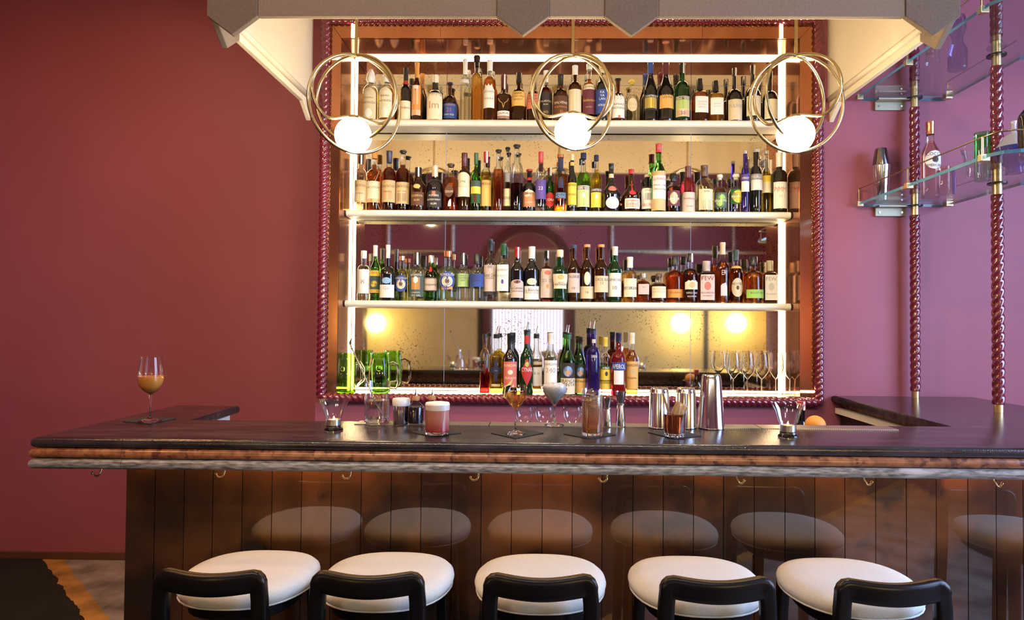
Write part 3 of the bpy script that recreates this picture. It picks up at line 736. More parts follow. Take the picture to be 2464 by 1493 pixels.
# ------------------------------------------------------------------ glass shelves on twisted rods, right
SX0, SX1 = P(2057, 503, YW).x, P(2243, 500, YW).x
ZSH = [2.025, 2.535]
M_PANE = thin_glass('shelf_glass', (.95, .975, .97), .5)
M_PLATE = mat('dull_brass_plate', (.34, .31, .22), .45, .9)
M_EDGE = mat('glass_edge', (.10, .30, .42), .08, 0, Transmission_Weight=.35)
YSE = 2.12                                # near end of the shelves
for k, z in enumerate(ZSH):
    t = empty('glass_shelf', (SX0, YW, z)); tag(t, ('lower' if k == 0 else 'upper')+' glass shelf with brass clips and rail beside the niche', 'glass shelf', 'glass shelves on twisted rods')
    wdt = SX1-SX0+.06; ln = YSE-YW
    out = [(0, -.002), (0, ln+.06), (.02, ln+.02), (.06, ln), (wdt+.5, ln-.04), (wdt+.5, ln+.35), (wdt, ln+.5), (wdt, -.002)]
    me = prism_me(out, -.006, .006)
    o = link('pane', me, M_PANE, t)
    me.materials.append(M_EDGE)
    for f in me.polygons:
        if abs(f.normal.z) < .5: f.material_index = 1
    for y in (-.03, ln+.55, ln+.10):
        link('clip', box_me(-.006, .022, y-.012, y+.012, -.012, .012, .002), M_BRASS2, t)
        link('rail_post', sweep_me([(.004, y, .012), (.004, y, .072)], .0035, 8), M_BRASS, t)
    link('clip', box_me(wdt-.03, wdt+.004, -.06, -.03, -.012, .012, .002), M_BRASS2, t)
    link('rail_post', sweep_me([(wdt-.012, -.045, .012), (wdt-.012, -.045, .072)], .0035, 8), M_BRASS, t)
    link('rail', sweep_me([(.004, -.03, .072), (.004, ln+.10, .072), (.012, ln+.04, .072), (.05, ln+.015, .072), (wdt+.5, ln-.025, .072)], .0028, 8), M_BRASS, t, 60)
    link('rail', sweep_me([(wdt-.012, -.045, .072), (wdt-.012, ln+.5, .072)], .0028, 8), M_BRASS, t, 60)
    link('wall_bracket', box_me(.09, .235, -.014, -.001, -.055, -.013, .003), M_PLATE, t)
    link('bracket_ledge', box_me(.09, .235, -.05, -.015, -.015, -.0065, .001), M_PLATE, t)
    for x in (.11, .215): link('screw', move_me(lathe_me([(0, 0), (.005, 0), (.005, .003), (0, .003)], 10), (x, -.014, -.036), Matrix.Rotation(PI/2, 4, 'X')), M_STEEL, t)
for k, (bx, by, lab) in enumerate(((2203, 957, 'standing nearer the wall'), (2403, 992, 'standing nearer the bar front'))):
    b = G(bx, by, ZC); b.z = ZC
    t = empty('twisted_rod', b); tag(t, 'maroon twisted display rod with brass collars, '+lab, 'display rod', 'twisted rods of the glass shelves')
    r = .0225
    segs = [(.03, ZSH[0]-ZC-.055), (ZSH[0]-ZC+.045, ZSH[1]-ZC-.055), (ZSH[1]-ZC+.045, ZCE-ZC)]
    for a, c in segs: rope('twisted_length', (0, 0, a), (0, 0, c), M_ROPE, t, r, 9.5)
    for a, c in ((0, .031), (ZSH[0]-ZC-.056, ZSH[0]-ZC+.046), (ZSH[1]-ZC-.056, ZSH[1]-ZC+.046)):
        link('brass_collar', lathe_me([(0, a), (.0165, a), (.0165, c), (0, c)], 24), M_BRASS2, t, 40)
    for z in ZSH:
        link('washer', lathe_me([(.017, z-ZC-.014), (.034, z-ZC-.014), (.034, z-ZC-.0075), (.017, z-ZC-.0075)], 28), M_DARK, t, 40)
# ------------------------------------------------------------------ bottles
CC = dict(black=(.010, .010, .011), navy=(.015, .02, .07), cream=(.78, .70, .52), white=(.82, .80, .76), tan=(.55, .40, .20), orange=(.72, .30, .07),
          red=(.45, .025, .03), maroon=(.10, .012, .022), coral=(.60, .16, .12), yellow=(.75, .55, .07), ochre=(.70, .42, .12), green=(.015, .10, .03),
          lime=(.34, .58, .12), blue=(.03, .07, .30), sky=(.25, .45, .75), purple=(.10, .06, .30), plum=(.13, .025, .05), brown=(.10, .04, .02),
          gold=(.62, .42, .13), silver=(.6, .6, .6), grey=(.30, .29, .30), pink=(.60, .49, .44), copper=(.55, .24, .12), slate=(.05, .09, .09), mint=(.42, .62, .26), ink=(.03, .025, .025),
          parch=(.66, .56, .38), wine=(.20, .02, .04))
LQ = dict(clear=(.96, .97, .95), pale=(.95, .88, .62), gold=(.92, .66, .22), amber=(.78, .36, .09), damber=(.42, .13, .03), brown=(.18, .05, .015),
          red=(.70, .03, .03), yellow=(.88, .74, .10), green=(.38, .62, .12), purple=(.10, .06, .42), rose=(.80, .42, .24), blush=(.96, .72, .60))
GL = dict(c=thin_glass('bottle_glass', (.97, .98, .97), 1.0), t=thin_glass('bottle_glass_greenish', (.86, .95, .88), 1.0))
def body_mat(g):
    if g == 'k': return mat('black_glass', (.006, .006, .007), .06, 0, Coat_Weight=.4)
    if g == 'b': return mat('brown_glass', (.12, .035, .010), .05, 0, Transmission_Weight=.85, IOR=1.45)
    if g == 'g': return mat('green_glass', (.10, .42, .06), .03, 0, Transmission_Weight=1, IOR=1.4)
    if g == 'd': return mat('deep_green_glass', (.02, .10, .03), .04, 0, Transmission_Weight=.8, IOR=1.45)
    if g == 'r': return mat('red_glass', (.42, .02, .03), .04, 0, Transmission_Weight=.8, IOR=1.4)
    if g == 'p': return mat('violet_glass', (.07, .035, .34), .04, 0, Transmission_Weight=.85, IOR=1.42)
    return GL[g]
#         shoulder start, neck start, neck radius, dome(1)/slope(0), squareness
SHP = dict(wine=(.56, .76, .40, 0, 2), spirit=(.60, .72, .40, 1, 2), dome=(.56, .70, .36, 1, 2), tall=(.62, .74, .42, 1, 2), squat=(.52, .70, .30, 1, 2),
           bulb=(.34, .66, .27, 0, 2), square=(.64, .74, .42, 1, 5), flat=(.62, .72, .36, 1, 4), cone=(.50, .80, .40, 0, 2), long=(.46, .62, .26, 1, 2),
           round=(.50, .68, .36, 1, 2.6), waist=(.58, .70, .40, 1, 2), jug=(.55, .68, .36, 0, 2))
def paper(c): return mat('paper_'+c, CC[c], .7)
def capmat(c):
    if c in ('gold', 'silver', 'copper'): return mat('foil_'+c, CC[c], .3, .9)
    return mat('cap_'+c, CC[c], .35)
class Bottle:
    def __init__(s, H_, R, shape):
        s.H, s.R = H_, R; s.zs, s.zn, s.rn, s.dome, s.ex = SHP[shape]; s.shape = shape
    def r_at(s, z):
        f = z/s.H; rn = max(s.rn*s.R, .0095)
        if f <= s.zs:
            if s.shape == 'bulb': return s.R*(.86+.14*math.sin(PI*min(1, f/s.zs)*.8+.2))
            if s.shape == 'waist': return s.R*(1-.14*math.exp(-((f-.30)/.09)**2))
            if s.shape == 'cone': return s.R*(1-.04*f/s.zs)
            return s.R
        if f >= s.zn: return rn
        u = (f-s.zs)/(s.zn-s.zs)
        if s.dome: k = math.sqrt(max(0, 1-u*u)); k = .82*k+.18*(1-u)
        else: k = .5+.5*math.cos(PI*u)
        return rn+(s.R-rn)*k
    def prof(s, z1, dr=0, closed=True, z0=0.0):
        zz = [z0+.004+(z1-z0-.004)*i/5 for i in range(1, 4)]
        zz = sorted(set([round(z, 5) for z in [s.H*s.zs*.0+.004, s.H*.12, s.H*.22, s.H*.30, s.H*.38, s.H*s.zs]+[s.H*(s.zs+(s.zn-s.zs)*i/7) for i in range(1, 8)]+[z1] if z0+.0035 <= z <= z1+1e-6]))
        p = [(0, z0), (max(.002, s.r_at(z0+.004)-dr)*.94, z0)]
        p += [(max(.002, s.r_at(z)-dr), z) for z in zz]
        if closed: p.append((0, z1))
        return p
    def kx(s, a):                       # section factor for the squared bottles
        return 1 if s.ex == 2 else (abs(math.cos(a))**s.ex+abs(math.sin(a))**s.ex)**(-1/s.ex)
    def surf(s, ang, z, off=.0006):     # a point on the surface, ang=0 towards the viewer
        a = ang-PI/2; r = s.r_at(z)*s.kx(a)+off
        return (r*math.cos(a), r*math.sin(a), z)
def put_label(root, b, spec):
    kind, f0, f1, col, hd = spec[:5]; texts = spec[5] if len(spec) > 5 else []
    z0, z1 = f0*b.H, f1*b.H; zc = (z0+z1)/2; hh = (z1-z0)/2
    ha = math.radians(hd); vs, fs = [], []
    if kind in ('rect', 'arch', 'torn'):
        na, nz = max(4, int(hd/9)*2), 5 if b.r_at(z0) == b.r_at(z1) else 8
        for j in range(nz+1):
            for i in range(na+1):
                u = -1+2*i/na; top = z1
                if kind == 'arch': top = z1-(z1-z0)*.16*abs(u)**2.4
                if kind == 'torn': top = z1-(z1-z0)*(.12*math.sin(i*2.1)**2+.25*abs(u)**4)
                vs.append(b.surf(ha*u, z0+(top-z0)*j/nz))
        for j in range(nz):
            for i in range(na):
                a = j*(na+1)+i; fs.append((a, a+1, a+na+2, a+na+1))
    else:
        n, m_ = 24, 4; vs.append(b.surf(0, zc))
        for k in range(1, m_+1):
            for i in range(n):
                a = 2*PI*i/n
                if kind == 'oval': u, v = math.cos(a), math.sin(a)
                elif kind == 'diamond':
                    d = abs(math.cos(a))+abs(math.sin(a)); u, v = math.cos(a)/d, math.sin(a)/d
                elif kind == 'drop':
                    u, v = math.cos(a)*(1-.75*max(0, math.sin(a))**1.3), math.sin(a)
                else: u, v = math.cos(a), math.sin(a)
                vs.append(b.surf(ha*u*k/m_, zc+hh*v*k/m_, .0006 if kind != 'over' else .0012))
        for i in range(n):
            fs.append((0, 1+i, 1+(i+1) % n))
            for k in range(m_-1):
                A, B_ = 1+k*n, 1+(k+1)*n; fs.append((A+i, B_+i, B_+(i+1) % n, A+(i+1) % n))
    lab = link('label', mesh(vs, fs), paper(col), root, 60)
    for tx in texts:
        put_text(lab, b, tx, ha)
    return lab
def put_text(lab, b, tx, ha):
    s, f, size, col = tx[:4]
    tv, tf, tw = text_flat(s)
    if not tv: return
    z = f*b.H; r = b.r_at(z); sz = size*b.H
    avail = 2*min(ha, 1.15)*r*.88
    if tw*sz > avail: sz2 = avail/tw
    else: sz2 = sz
    kx = sz2; ky = max(sz2, min(sz, sz2*1.7))
    vs = [b.surf(x*kx/r, z-ky*.35+y*ky, .0011) for x, y in tv]
    link('lettering', mesh(vs, tf), paper(col), lab)
def make_bottle(name, loc, H_, w, shape, g, lq, fill, cap, labels, rz=0):
    b = Bottle(H_, w/2, shape); root = empty(name, loc, rz); n = 24
    cc, cf, cs = cap
    top = H_*(1-cf*.55)
    rn = b.r_at(H_)
    link('glass', lathe_me(b.prof(top), n, b.ex), body_mat(g), root, 60)
    if g in ('c', 't') and lq:
        link('liquid', lathe_me(b.prof(H_*fill, .0016, True, .006), n, b.ex), tinted(lq, LQ[lq], .0 if lq in ('clear', 'pale', 'blush') else .3), root, 60)
    if cs == 'foil':                    # capsule over the neck
        p = [(rn*1.06, H_*(1-cf)), (rn*1.07, H_*(1-cf*.3)), (rn*1.12, H_*(1-cf*.28)), (rn*1.12, H_*.997), (rn*.9, H_), (0, H_)]
    elif cs == 'knob':                  # stopper with a wide head
        p = [(rn*.9, H_*(1-cf)), (rn*.95, H_*(1-cf*.62)), (rn*1.34, H_*(1-cf*.58)), (rn*1.38, H_*(1-cf*.15)), (rn*1.1, H_), (0, H_)]
    elif cs == 'cone':
        p = [(rn*1.0, H_*(1-cf)), (rn*1.7, H_*(1-cf*.8)), (rn*1.6, H_*(1-cf*.6)), (rn*1.2, H_*(1-cf*.3)), (rn*.5, H_*(1-cf*.05)), (0, H_)]
    else:
        p = [(rn*1.16, H_*(1-cf)), (rn*1.18, H_*(1-cf*.05)), (rn*1.05, H_), (0, H_)]
    link('cap', lathe_me(p, 18), capmat(cc), root, 50)
    if cs in ('foil', 'cap') and (int(H_*1e5) % 3) == 0 and cc != 'white':
        a0 = .5; zz = [H_*(1-cf*1.1), H_*1.001]; k = rn*1.24
        ww = .006
        vs = [(a, -math.sqrt(max(1e-8, k*k-a*a)), z) for z in zz for a in (ww*.2, ww*.8, ww*1.4)]
        link('tax_strip', mesh(vs, [(0, 1, 4, 3), (1, 2, 5, 4)]), paper('white'), root, 60)
    for s in labels: put_label(root, b, s)
    return root, b
def pourer(root, b):
    z = b.H; rn = b.r_at(z)
    link('pourer_cork', lathe_me([(rn*.9, z), (rn*1.15, z+.002), (rn*1.1, z+.007), (0, z+.008)], 14), capmat('black'), root, 50)
    link('pourer_spout', sweep_me([(0, 0, z+.006), (.001, 0, z+.022), (.006, -.002, z+.046)], [.0042, .0036, .0026], 10), M_STEEL, root, 60)

# one row per bottle: centre x, top y, width in the photo; shape; glass; liquid; fill; cap; labels; look
K = 'ink'
S1 = [
 (893, 166, 38, 'dome', 'c', 'pale', .60, ('white', .27, 'cone'), [('arch', .03, .60, 'parch', 58, [('FORTALEZA', .33, .05, K), ('TEQUILA', .42, .04, K)]), ('oval', .05, .22, 'white', 26)], 'pale clear bottle with pinecone stopper and arched cream label'),
 (932, 164, 38, 'dome', 'c', 'gold', .60, ('white', .27, 'cone'), [('arch', .05, .60, 'cream', 58, [('FORTALEZA', .36, .05, K), ('TEQUILA', .45, .04, K)]), ('oval', .07, .24, 'white', 26)], 'honey-coloured bottle with pinecone stopper and arched cream label'),
 (977, 164, 27, 'wine', 'k', None, 0, ('black', .34, 'foil'), [('rect', .02, .37, 'cream', 70, [('Vergano', .25, .06, 'plum')]), ('rect', .68, .76, 'red', 80)], 'slim black bottle with red neck band and cream label'),
 (1004, 151, 25, 'wine', 'b', None, 0, ('orange', .30, 'foil'), [('rect', .10, .60, 'orange', 65), ('rect', .28, .59, 'white', 32, [('N', .52, .03, K)]), ('rect', .10, .19, 'white', 66)], 'dark bottle with orange and white label and tall neck'),
 (1048, 183, 40, 'round', 'k', None, 0, ('cream', .16, 'cap'), [('rect', .02, .66, 'cream', 62, [('Im', .33, .22, 'copper'), ('SINGLE RUM', .58, .05, K)])], 'broad black bottle with cream cap and tall cream label'),
 (1083, 199, 46, 'squat', 'b', None, 0, ('navy', .08, 'knob'), [('rect', .10, .46, 'blue', 82, [('EL DORADO', .42, .06, 'gold'), ('21', .30, .13, 'coral'), ('YEARS OLD', .19, .05, 'white')])], 'squat dark bottle with wide blue label and navy stopper'),
 (1120, 143, 25, 'tall', 'c', 'clear', .70, ('white', .25, 'foil'), [('rect', .60, .66, 'silver', 60, [('UARA', .63, .05, 'white')])], 'tall clear embossed bottle with white neck'),
 (1148, 135, 29, 'tall', 'c', 'gold', .72, ('black', .16, 'knob'), [], 'tall golden embossed bottle with black stopper'),
 (1179, 146, 31, 'tall', 'c', 'amber', .72, ('white', .18, 'foil'), [('torn', .21, .60, 'white', 58, [('DESTILADO', .47, .04, K), ('TEQUILA', .36, .04, K)])], 'tall amber bottle with lacy white label and white cap'),
 (1213, 182, 38, 'jug', 'b', None, 0, ('maroon', .28, 'foil'), [('rect', .06, .22, 'white', 50, [('DALMORE', .17, .07, K)]), ('rect', .06, .12, 'coral', 50)], 'tapered dark bottle with maroon neck and stag emblem'),
 (1249, 176, 34, 'round', 'b', None, 0, ('black', .20, 'cap'), [('rect', .30, .60, 'ochre', 72, [('NIKKA', .55, .05, K), ('COFFEY MALT', .49, .05, K), ('WHISKY', .43, .05, K)])], 'dark whisky bottle with ochre label and black cap'),
 (1284, 182, 32, 'round', 'b', None, 0, ('black', .20, 'cap'), [('rect', .26, .58, 'coral', 72, [('NIKKA', .53, .05, K), ('COFFEY GRAIN', .47, .05, K), ('WHISKY', .41, .05, K)])], 'dark whisky bottle with coral red label'),
 (1314, 171, 35, 'dome', 'c', 'damber', .72, ('white', .22, 'foil'), [('rect', .14, .57, 'ink', 62, [('MAURITIUS', .40, .05, 'cream'), ('RUM', .34, .04, 'cream'), ('XO', .20, .06, 'gold')])], 'dark amber bottle with black label and white capsule'),
 (1349, 180, 36, 'dome', 'b', None, 0, ('black', .22, 'foil'), [('rect', .04, .52, 'brown', 75, [('BALVENIE', .38, .07, 'cream'), ('PORTWOOD', .29, .05, 'orange'), ('21', .20, .07, 'orange')])], 'round-shouldered bottle with brown label and gilt lettering'),
 (1384, 159, 33, 'spirit', 'b', None, 0, ('white', .17, 'foil'), [('rect', .05, .56, 'cream', 70), ('rect', .05, .555, 'tan', 24)], 'dark bottle with cream and speckled gold label'),
 (1418, 155, 34, 'dome', 'c', 'amber', .74, ('white', .10, 'cap'), [('rect', .12, .58, 'plum', 64, [('Hedonism', .36, .07, 'gold'), ('WHISKY', .24, .03, 'gold')]), ('arch', .54, .63, 'cream', 55, [('COMPASS', .58, .05, K)])], 'amber bottle with purple label and cream arched band'),
 (1448, 159, 29, 'spirit', 'k', None, 0, ('cream', .14, 'cap'), [('rect', .12, .55, 'blue', 80, [('KA', .50, .06, 'white'), ('VA', .44, .06, 'white'), ('LAN', .38, .06, 'white'), ('SOLIST', .27, .05, 'white')])], 'black bottle with royal blue label and cream cap'),
 (1487, 189, 32, 'round', 'b', None, 0, ('black', .08, 'knob'), [('torn', .08, .62, 'white', 66, [('AMARO', .38, .07, K), ('NONINO', .30, .07, K)]), ('oval', .07, .14, 'coral', 12)], 'dark red bottle with lacy white label and black stopper'),
 (1520, 194, 36, 'squat', 'c', 'clear', .62, ('yellow', .10, 'knob'), [('oval', .25, .55, 'parch', 40, [('NONINO', .41, .07, 'tan'), ('GRAPPA', .32, .06, 'tan')])], 'clear squat bottle with round cream label and yellow stopper'),
 (1565, 152, 34, 'cone', 'k', None, 0, ('blue', .19, 'foil'), [('rect', .19, .44, 'navy', 62, [('CHARTREUSE', .42, .05, 'white')]), ('rect', .22, .395, 'yellow', 58)], 'tall black bottle with blue neck foil and yellow label'),
 (1602, 152, 39, 'cone', 'k', None, 0, ('maroon', .20, 'foil'), [('rect', .22, .45, 'ochre', 66, [('LIQUEUR', .40, .04, K)])], 'tall black bottle with maroon foil and ochre label'),
 (1642, 154, 38, 'dome', 'd', None, 0, ('black', .16, 'foil'), [('rect', .08, .42, 'parch', 58), ('rect', .21, .36, 'lime', 54), ('rect', .36, .41, 'ink', 56, [('CHARTREUSE', .385, .05, 'white')]), ('rect', .095, .19, 'coral', 52, [('20', .14, .08, 'blue')])], 'green bottle with lime and coral label, black neck'),
 (1684, 191, 37, 'flat', 'c', 'rose', .68, ('black', .25, 'cap'), [('rect', .20, .56, 'white', 46, [('QUINCE', .44, .05, 'grey'), ('DUTCH', .38, .05, 'grey'), ('ESPCO', .32, .05, 'grey')])], 'rose amber flask with square white label'),
 (1722, 196, 38, 'flat', 'c', 'gold', .68, ('black', .25, 'cap'), [('rect', .17, .56, 'white', 42, [('QUINCE', .42, .04, 'grey'), ('DUTCH', .36, .04, 'grey')])], 'straw yellow flask with square white label'),
 (1767, 165, 38, 'long', 'k', None, 0, ('black', .14, 'cap'), [('rect', .03, .40, 'parch', 58, [('TULSON', .28, .08, 'grey')])], 'black round-bodied bottle with long neck and grey-cream label'),
 (1811, 158, 40, 'long', 'k', None, 0, ('black', .15, 'cap'), [('rect', .10, .44, 'cream', 56)], 'larger black long-necked bottle with plain cream label'),
 (1853, 172, 36, 'long', 'k', None, 0, ('black', .15, 'cap'), [('rect', .06, .43, 'cream', 60)], 'black long-necked bottle behind the brass rings'),
]
S2 = [
 (869, 366, 29, 'spirit', 'c', 'pale', .60, ('black', .20, 'foil'), [('rect', .14, .51, 'tan', 76, [('PLANTATION', .42, .06, 'brown')]), ('rect', .17, .33, 'cream', 50, [('3 STARS', .29, .04, K)])], 'pale rum bottle with tan label and black cap'),
 (901, 362, 38, 'dome', 'c', 'amber', .76, ('orange', .14, 'cap'), [('rect', .14, .48, 'cream', 68, [('PLANTATION', .38, .05, 'brown')]), ('rect', .14, .20, 'orange', 66)], 'amber bottle crossed with straw netting and cream label'),
 (937, 364, 33, 'spirit', 'c', 'damber', .73, ('navy', .20, 'foil'), [('rect', .14, .50, 'tan', 76, [('PLANTATION', .40, .06, 'brown')]), ('rect', .18, .33, 'coral', 40, [('PINEAPPLE', .31, .03, K)])], 'dark rum bottle with tan label holding a coral box'),
 (970, 363, 34, 'spirit', 'c', 'damber', .76, ('black', .05, 'knob'), [('rect', .12, .47, 'tan', 76, [('PLANTATION', .40, .06, 'brown')]), ('rect', .16, .33, 'plum', 42, [('ORIGINAL DARK', .30, .03, 'cream')])], 'dark rum bottle with tan label holding a plum box'),
 (1007, 404, 36, 'wine', 'b', None, 0, ('black', .20, 'cap'), [('rect', .12, .42, 'brown', 60, [('RESERVA', .34, .07, 'gold'), ('RUM', .24, .06, 'gold')]), ('oval', .50, .60, 'gold', 28)], 'dark brown bottle with gilt label and medallion'),
 (1047, 400, 40, 'dome', 'k', None, 0, ('parch', .24, 'foil'), [('arch', .08, .44, 'ink', 62, [('PUSSERS', .33, .06, 'white'), ('BRITISH NAVY', .24, .05, 'white'), ('RUM', .15, .06, 'white')]), ('rect', .34, .42, 'coral', 14)], 'black bottle with white lettered arch and gilt neck'),
 (1085, 395, 33, 'square', 'c', 'amber', .70, ('brown', .07, 'knob'), [('drop', .28, .58, 'brown', 34, [('CEYLON', .40, .07, 'cream')])], 'square amber bottle with brown drop-shaped label'),
 (1118, 369, 34, 'spirit', 'b', None, 0, ('maroon', .23, 'foil'), [('arch', .25, .66, 'cream', 64, [('1796', .50, .05, K), ('SOLERA RUM', .42, .03, 'grey')])], 'dark bottle with tall arched cream label and maroon capsule'),
 (1146, 369, 24, 'spirit', 'g', None, 0, ('green', .20, 'foil'), [('rect', .14, .30, 'green', 80), ('rect', .30, .42, 'yellow', 80), ('rect', .42, .52, 'slate', 80), ('rect', .16, .30, 'red', 20)], 'slim green bottle with many-coloured label'),
 (1170, 366, 28, 'spirit', 'c', 'yellow', .66, ('red', .17, 'foil'), [('rect', .10, .52, 'ochre', 70, [('MEZAN', .46, .05, 'brown')])], 'yellow bottle with ochre label and red capsule'),
 (1200, 361, 27, 'tall', 'c', 'amber', .68, ('black', .05, 'knob'), [('rect', .45, .452, 'ink', 10, [('23', .51, .09, K)])], 'clear-necked pale amber bottle with dark numerals'),
 (1222, 355, 20, 'spirit', 'c', 'clear', .68, ('black', .06, 'knob'), [('rect', .10, .36, 'cream', 70, [('BUSNEL', .22, .06, 'green')]), ('rect', .46, .60, 'grey', 40)], 'slim clear bottle with green and cream label'),
 (1244, 349, 31, 'tall', 'c', 'brown', .42, ('black', .05, 'knob'), [('rect', .42, .421, 'ink', 10, [('23', .50, .12, K)]), ('rect', .03, .032, 'ink', 10, [('REPOSADO', .09, .05, 'white'), ('EXTRA', .13, .05, 'white')])], 'tallest clear bottle with large dark numerals and dark contents'),
 (1274, 408, 33, 'dome', 'k', None, 0, ('red', .09, 'knob'), [('rect', .12, .46, 'copper', 64, [('LIQUEUR', .22, .04, 'cream')]), ('oval', .33, .50, 'cream', 52, [('DRAMBUIE', .42, .07, 'brown')]), ('rect', .74, .80, 'red', 90)], 'short black bottle with copper label and red stopper'),
 (1302, 366, 27, 'tall', 'c', 'clear', .62, ('red', .19, 'foil'), [('rect', .20, .52, 'purple', 66, [('23', .38, .08, 'silver')])], 'clear bottle with violet label and red capsule'),
 (1323, 405, 24, 'spirit', 'd', None, 0, ('maroon', .16, 'foil'), [('oval', .12, .44, 'red', 62, [('CORA', .28, .07, 'white')])], 'small dark bottle with round red label half hidden'),
 (1349, 372, 33, 'tall', 'c', 'amber', .64, ('copper', .06, 'cap'), [('rect', .40, .56, 'navy', 22), ('oval', .50, .59, 'ink', 14), ('rect', .22, .32, 'navy', 50, [('APERITIVO', .30, .06, 'sky'), ('NONINO', .25, .07, 'sky')]), ('rect', .70, .92, 'navy', 60)], 'amber bottle with blue soldier figure and navy neck strip'),
 (1377, 372, 22, 'wine', 'k', None, 0, ('parch', .11, 'cap'), [('rect', .12, .50, 'yellow', 78, [('GENEPI', .46, .06, K), ('ORIGINAL', .30, .05, K)]), ('rect', .80, .86, 'gold', 80)], 'slim black bottle with yellow label and cream cap'),
 (1404, 369, 34, 'dome', 'c', 'green', .66, ('navy', .10, 'cap'), [('rect', .09, .44, 'cream', 66), ('rect', .10, .36, 'lime', 64), ('rect', .37, .43, 'ink', 64, [('CHARTREUSE', .40, .055, 'white')]), ('oval', .24, .33, 'white', 12)], 'green liqueur bottle with lime label and navy cap'),
 (1435, 374, 28, 'dome', 'c', 'yellow', .74, ('navy', .10, 'cap'), [('rect', .08, .34, 'yellow', 66), ('rect', .35, .41, 'ink', 66, [('CHARTREUSE', .38, .055, 'white')]), ('oval', .22, .31, 'white', 12)], 'yellow liqueur bottle with yellow label and navy cap'),
 (1471, 394, 44, 'bulb', 'k', None, 0, ('black', .12, 'foil'), [('oval', .05, .29, 'white', 46, [('DOM', .17, .06, 'tan')]), ('over', .41, .52, 'coral', 34), ('rect', .70, .78, 'parch', 85)], 'black teardrop bottle with round white label and red seal'),
 (1519, 408, 46, 'bulb', 'b', None, 0, ('red', .11, 'foil'), [('rect', .07, .30, 'white', 52), ('rect', .10, .27, 'copper', 46, [('GRAND', .21, .07, 'white'), ('LIQUEUR', .14, .05, 'white')]), ('over', .38, .49, 'red', 24), ('rect', .49, .72, 'red', 9)], 'brown onion-shaped bottle with red ribbon seal'),
 (1558, 421, 32, 'dome', 'k', None, 0, ('parch', .12, 'knob'), [('rect', .10, .63, 'white', 66, [('FERNET', .57, .05, K), ('SIBONA', .20, .11, 'red')]), ('rect', .32, .50, 'grey', 28)], 'short black bottle with white label showing a grey tower'),
 (1585, 347, 34, 'wine', 'g', None, 0, ('red', .13, 'foil'), [('rect', .18, .52, 'white', 70, [('LUXARDO', .47, .06, 'red'), ('MARASCHINO', .38, .04, K), ('ORIGINALE', .32, .04, K)]), ('rect', .01, .18, 'tan', 178), ('rect', .52, .585, 'tan', 178)], 'tallest green bottle with red capsule and straw-wrapped body'),
 (1620, 419, 38, 'dome', 'c', 'brown', .66, ('black', .20, 'knob'), [('rect', .15, .54, 'plum', 48), ('oval', .19, .50, 'parch', 30), ('rect', .29, .38, 'ink', 48, [('LAMPONE', .335, .08, 'white')])], 'dark diamond-cut bottle with plum label and black stopper'),
 (1656, 401, 34, 'spirit', 'r', None, 0, ('maroon', .25, 'foil'), [('rect', .02, .43, 'pink', 76, [('Framboise', .30, .06, 'wine'), ('Sureau', .14, .05, 'wine')])], 'ruby red bottle with dusty pink label'),
 (1695, 399, 41, 'spirit', 'c', 'pale', .60, ('brown', .24, 'foil'), [('rect', .05, .48, 'parch', 56, [('KEIN', .43, .05, K)]), ('rect', .08, .25, 'orange', 34), ('rect', .06, .12, 'blue', 30)], 'pale straw bottle with painted landscape label'),
 (1732, 421, 36, 'squat', 'c', 'pale', .62, ('white', .14, 'knob'), [('rect', .13, .52, 'slate', 56), ('oval', .16, .49, 'lime', 44), ('rect', .27, .36, 'ink', 58, [('BERGAMOTTO', .315, .08, 'white')])], 'pale diamond-cut bottle with dark green and lime label'),
 (1771, 420, 41, 'squat', 'c', 'clear', .62, ('white', .14, 'knob'), [('rect', .22, .60, 'green', 52), ('oval', .25, .57, 'yellow', 40), ('rect', .36, .45, 'ink', 52, [('PINO MUGO', .405, .08, 'white')])], 'clear diamond-cut bottle with green and yellow label'),
 (1793, 364, 24, 'tall', 'p', None, 0, ('silver', .05, 'cap'), [('rect', .33, .50, 'white', 74), ('rect', .50, .61, 'purple', 74, [('MERLET', .55, .05, 'white')])], 'violet bottle with purple and white label'),
 (1819, 360, 30, 'tall', 'k', None, 0, ('silver', .05, 'cap'), [('rect', .35, .51, 'white', 68), ('rect', .51, .60, 'grey', 68, [('MERLET', .555, .06, 'white')])], 'tall black bottle with silver and white label'),
 (1844, 364, 22, 'tall', 'c', 'yellow', .66, ('silver', .05, 'cap'), [('rect', .33, .50, 'cream', 74), ('rect', .50, .60, 'yellow', 74)], 'slim yellow bottle with cream label'),
 (1875, 368, 37, 'spirit', 'k', None, 0, ('white', .24, 'foil'), [('rect', .07, .50, 'white', 64, [('PIMM\'S', .38, .11, 'coral'), ('N 1', .27, .07, 'pink')])], 'dark red bottle with large white label'),
]
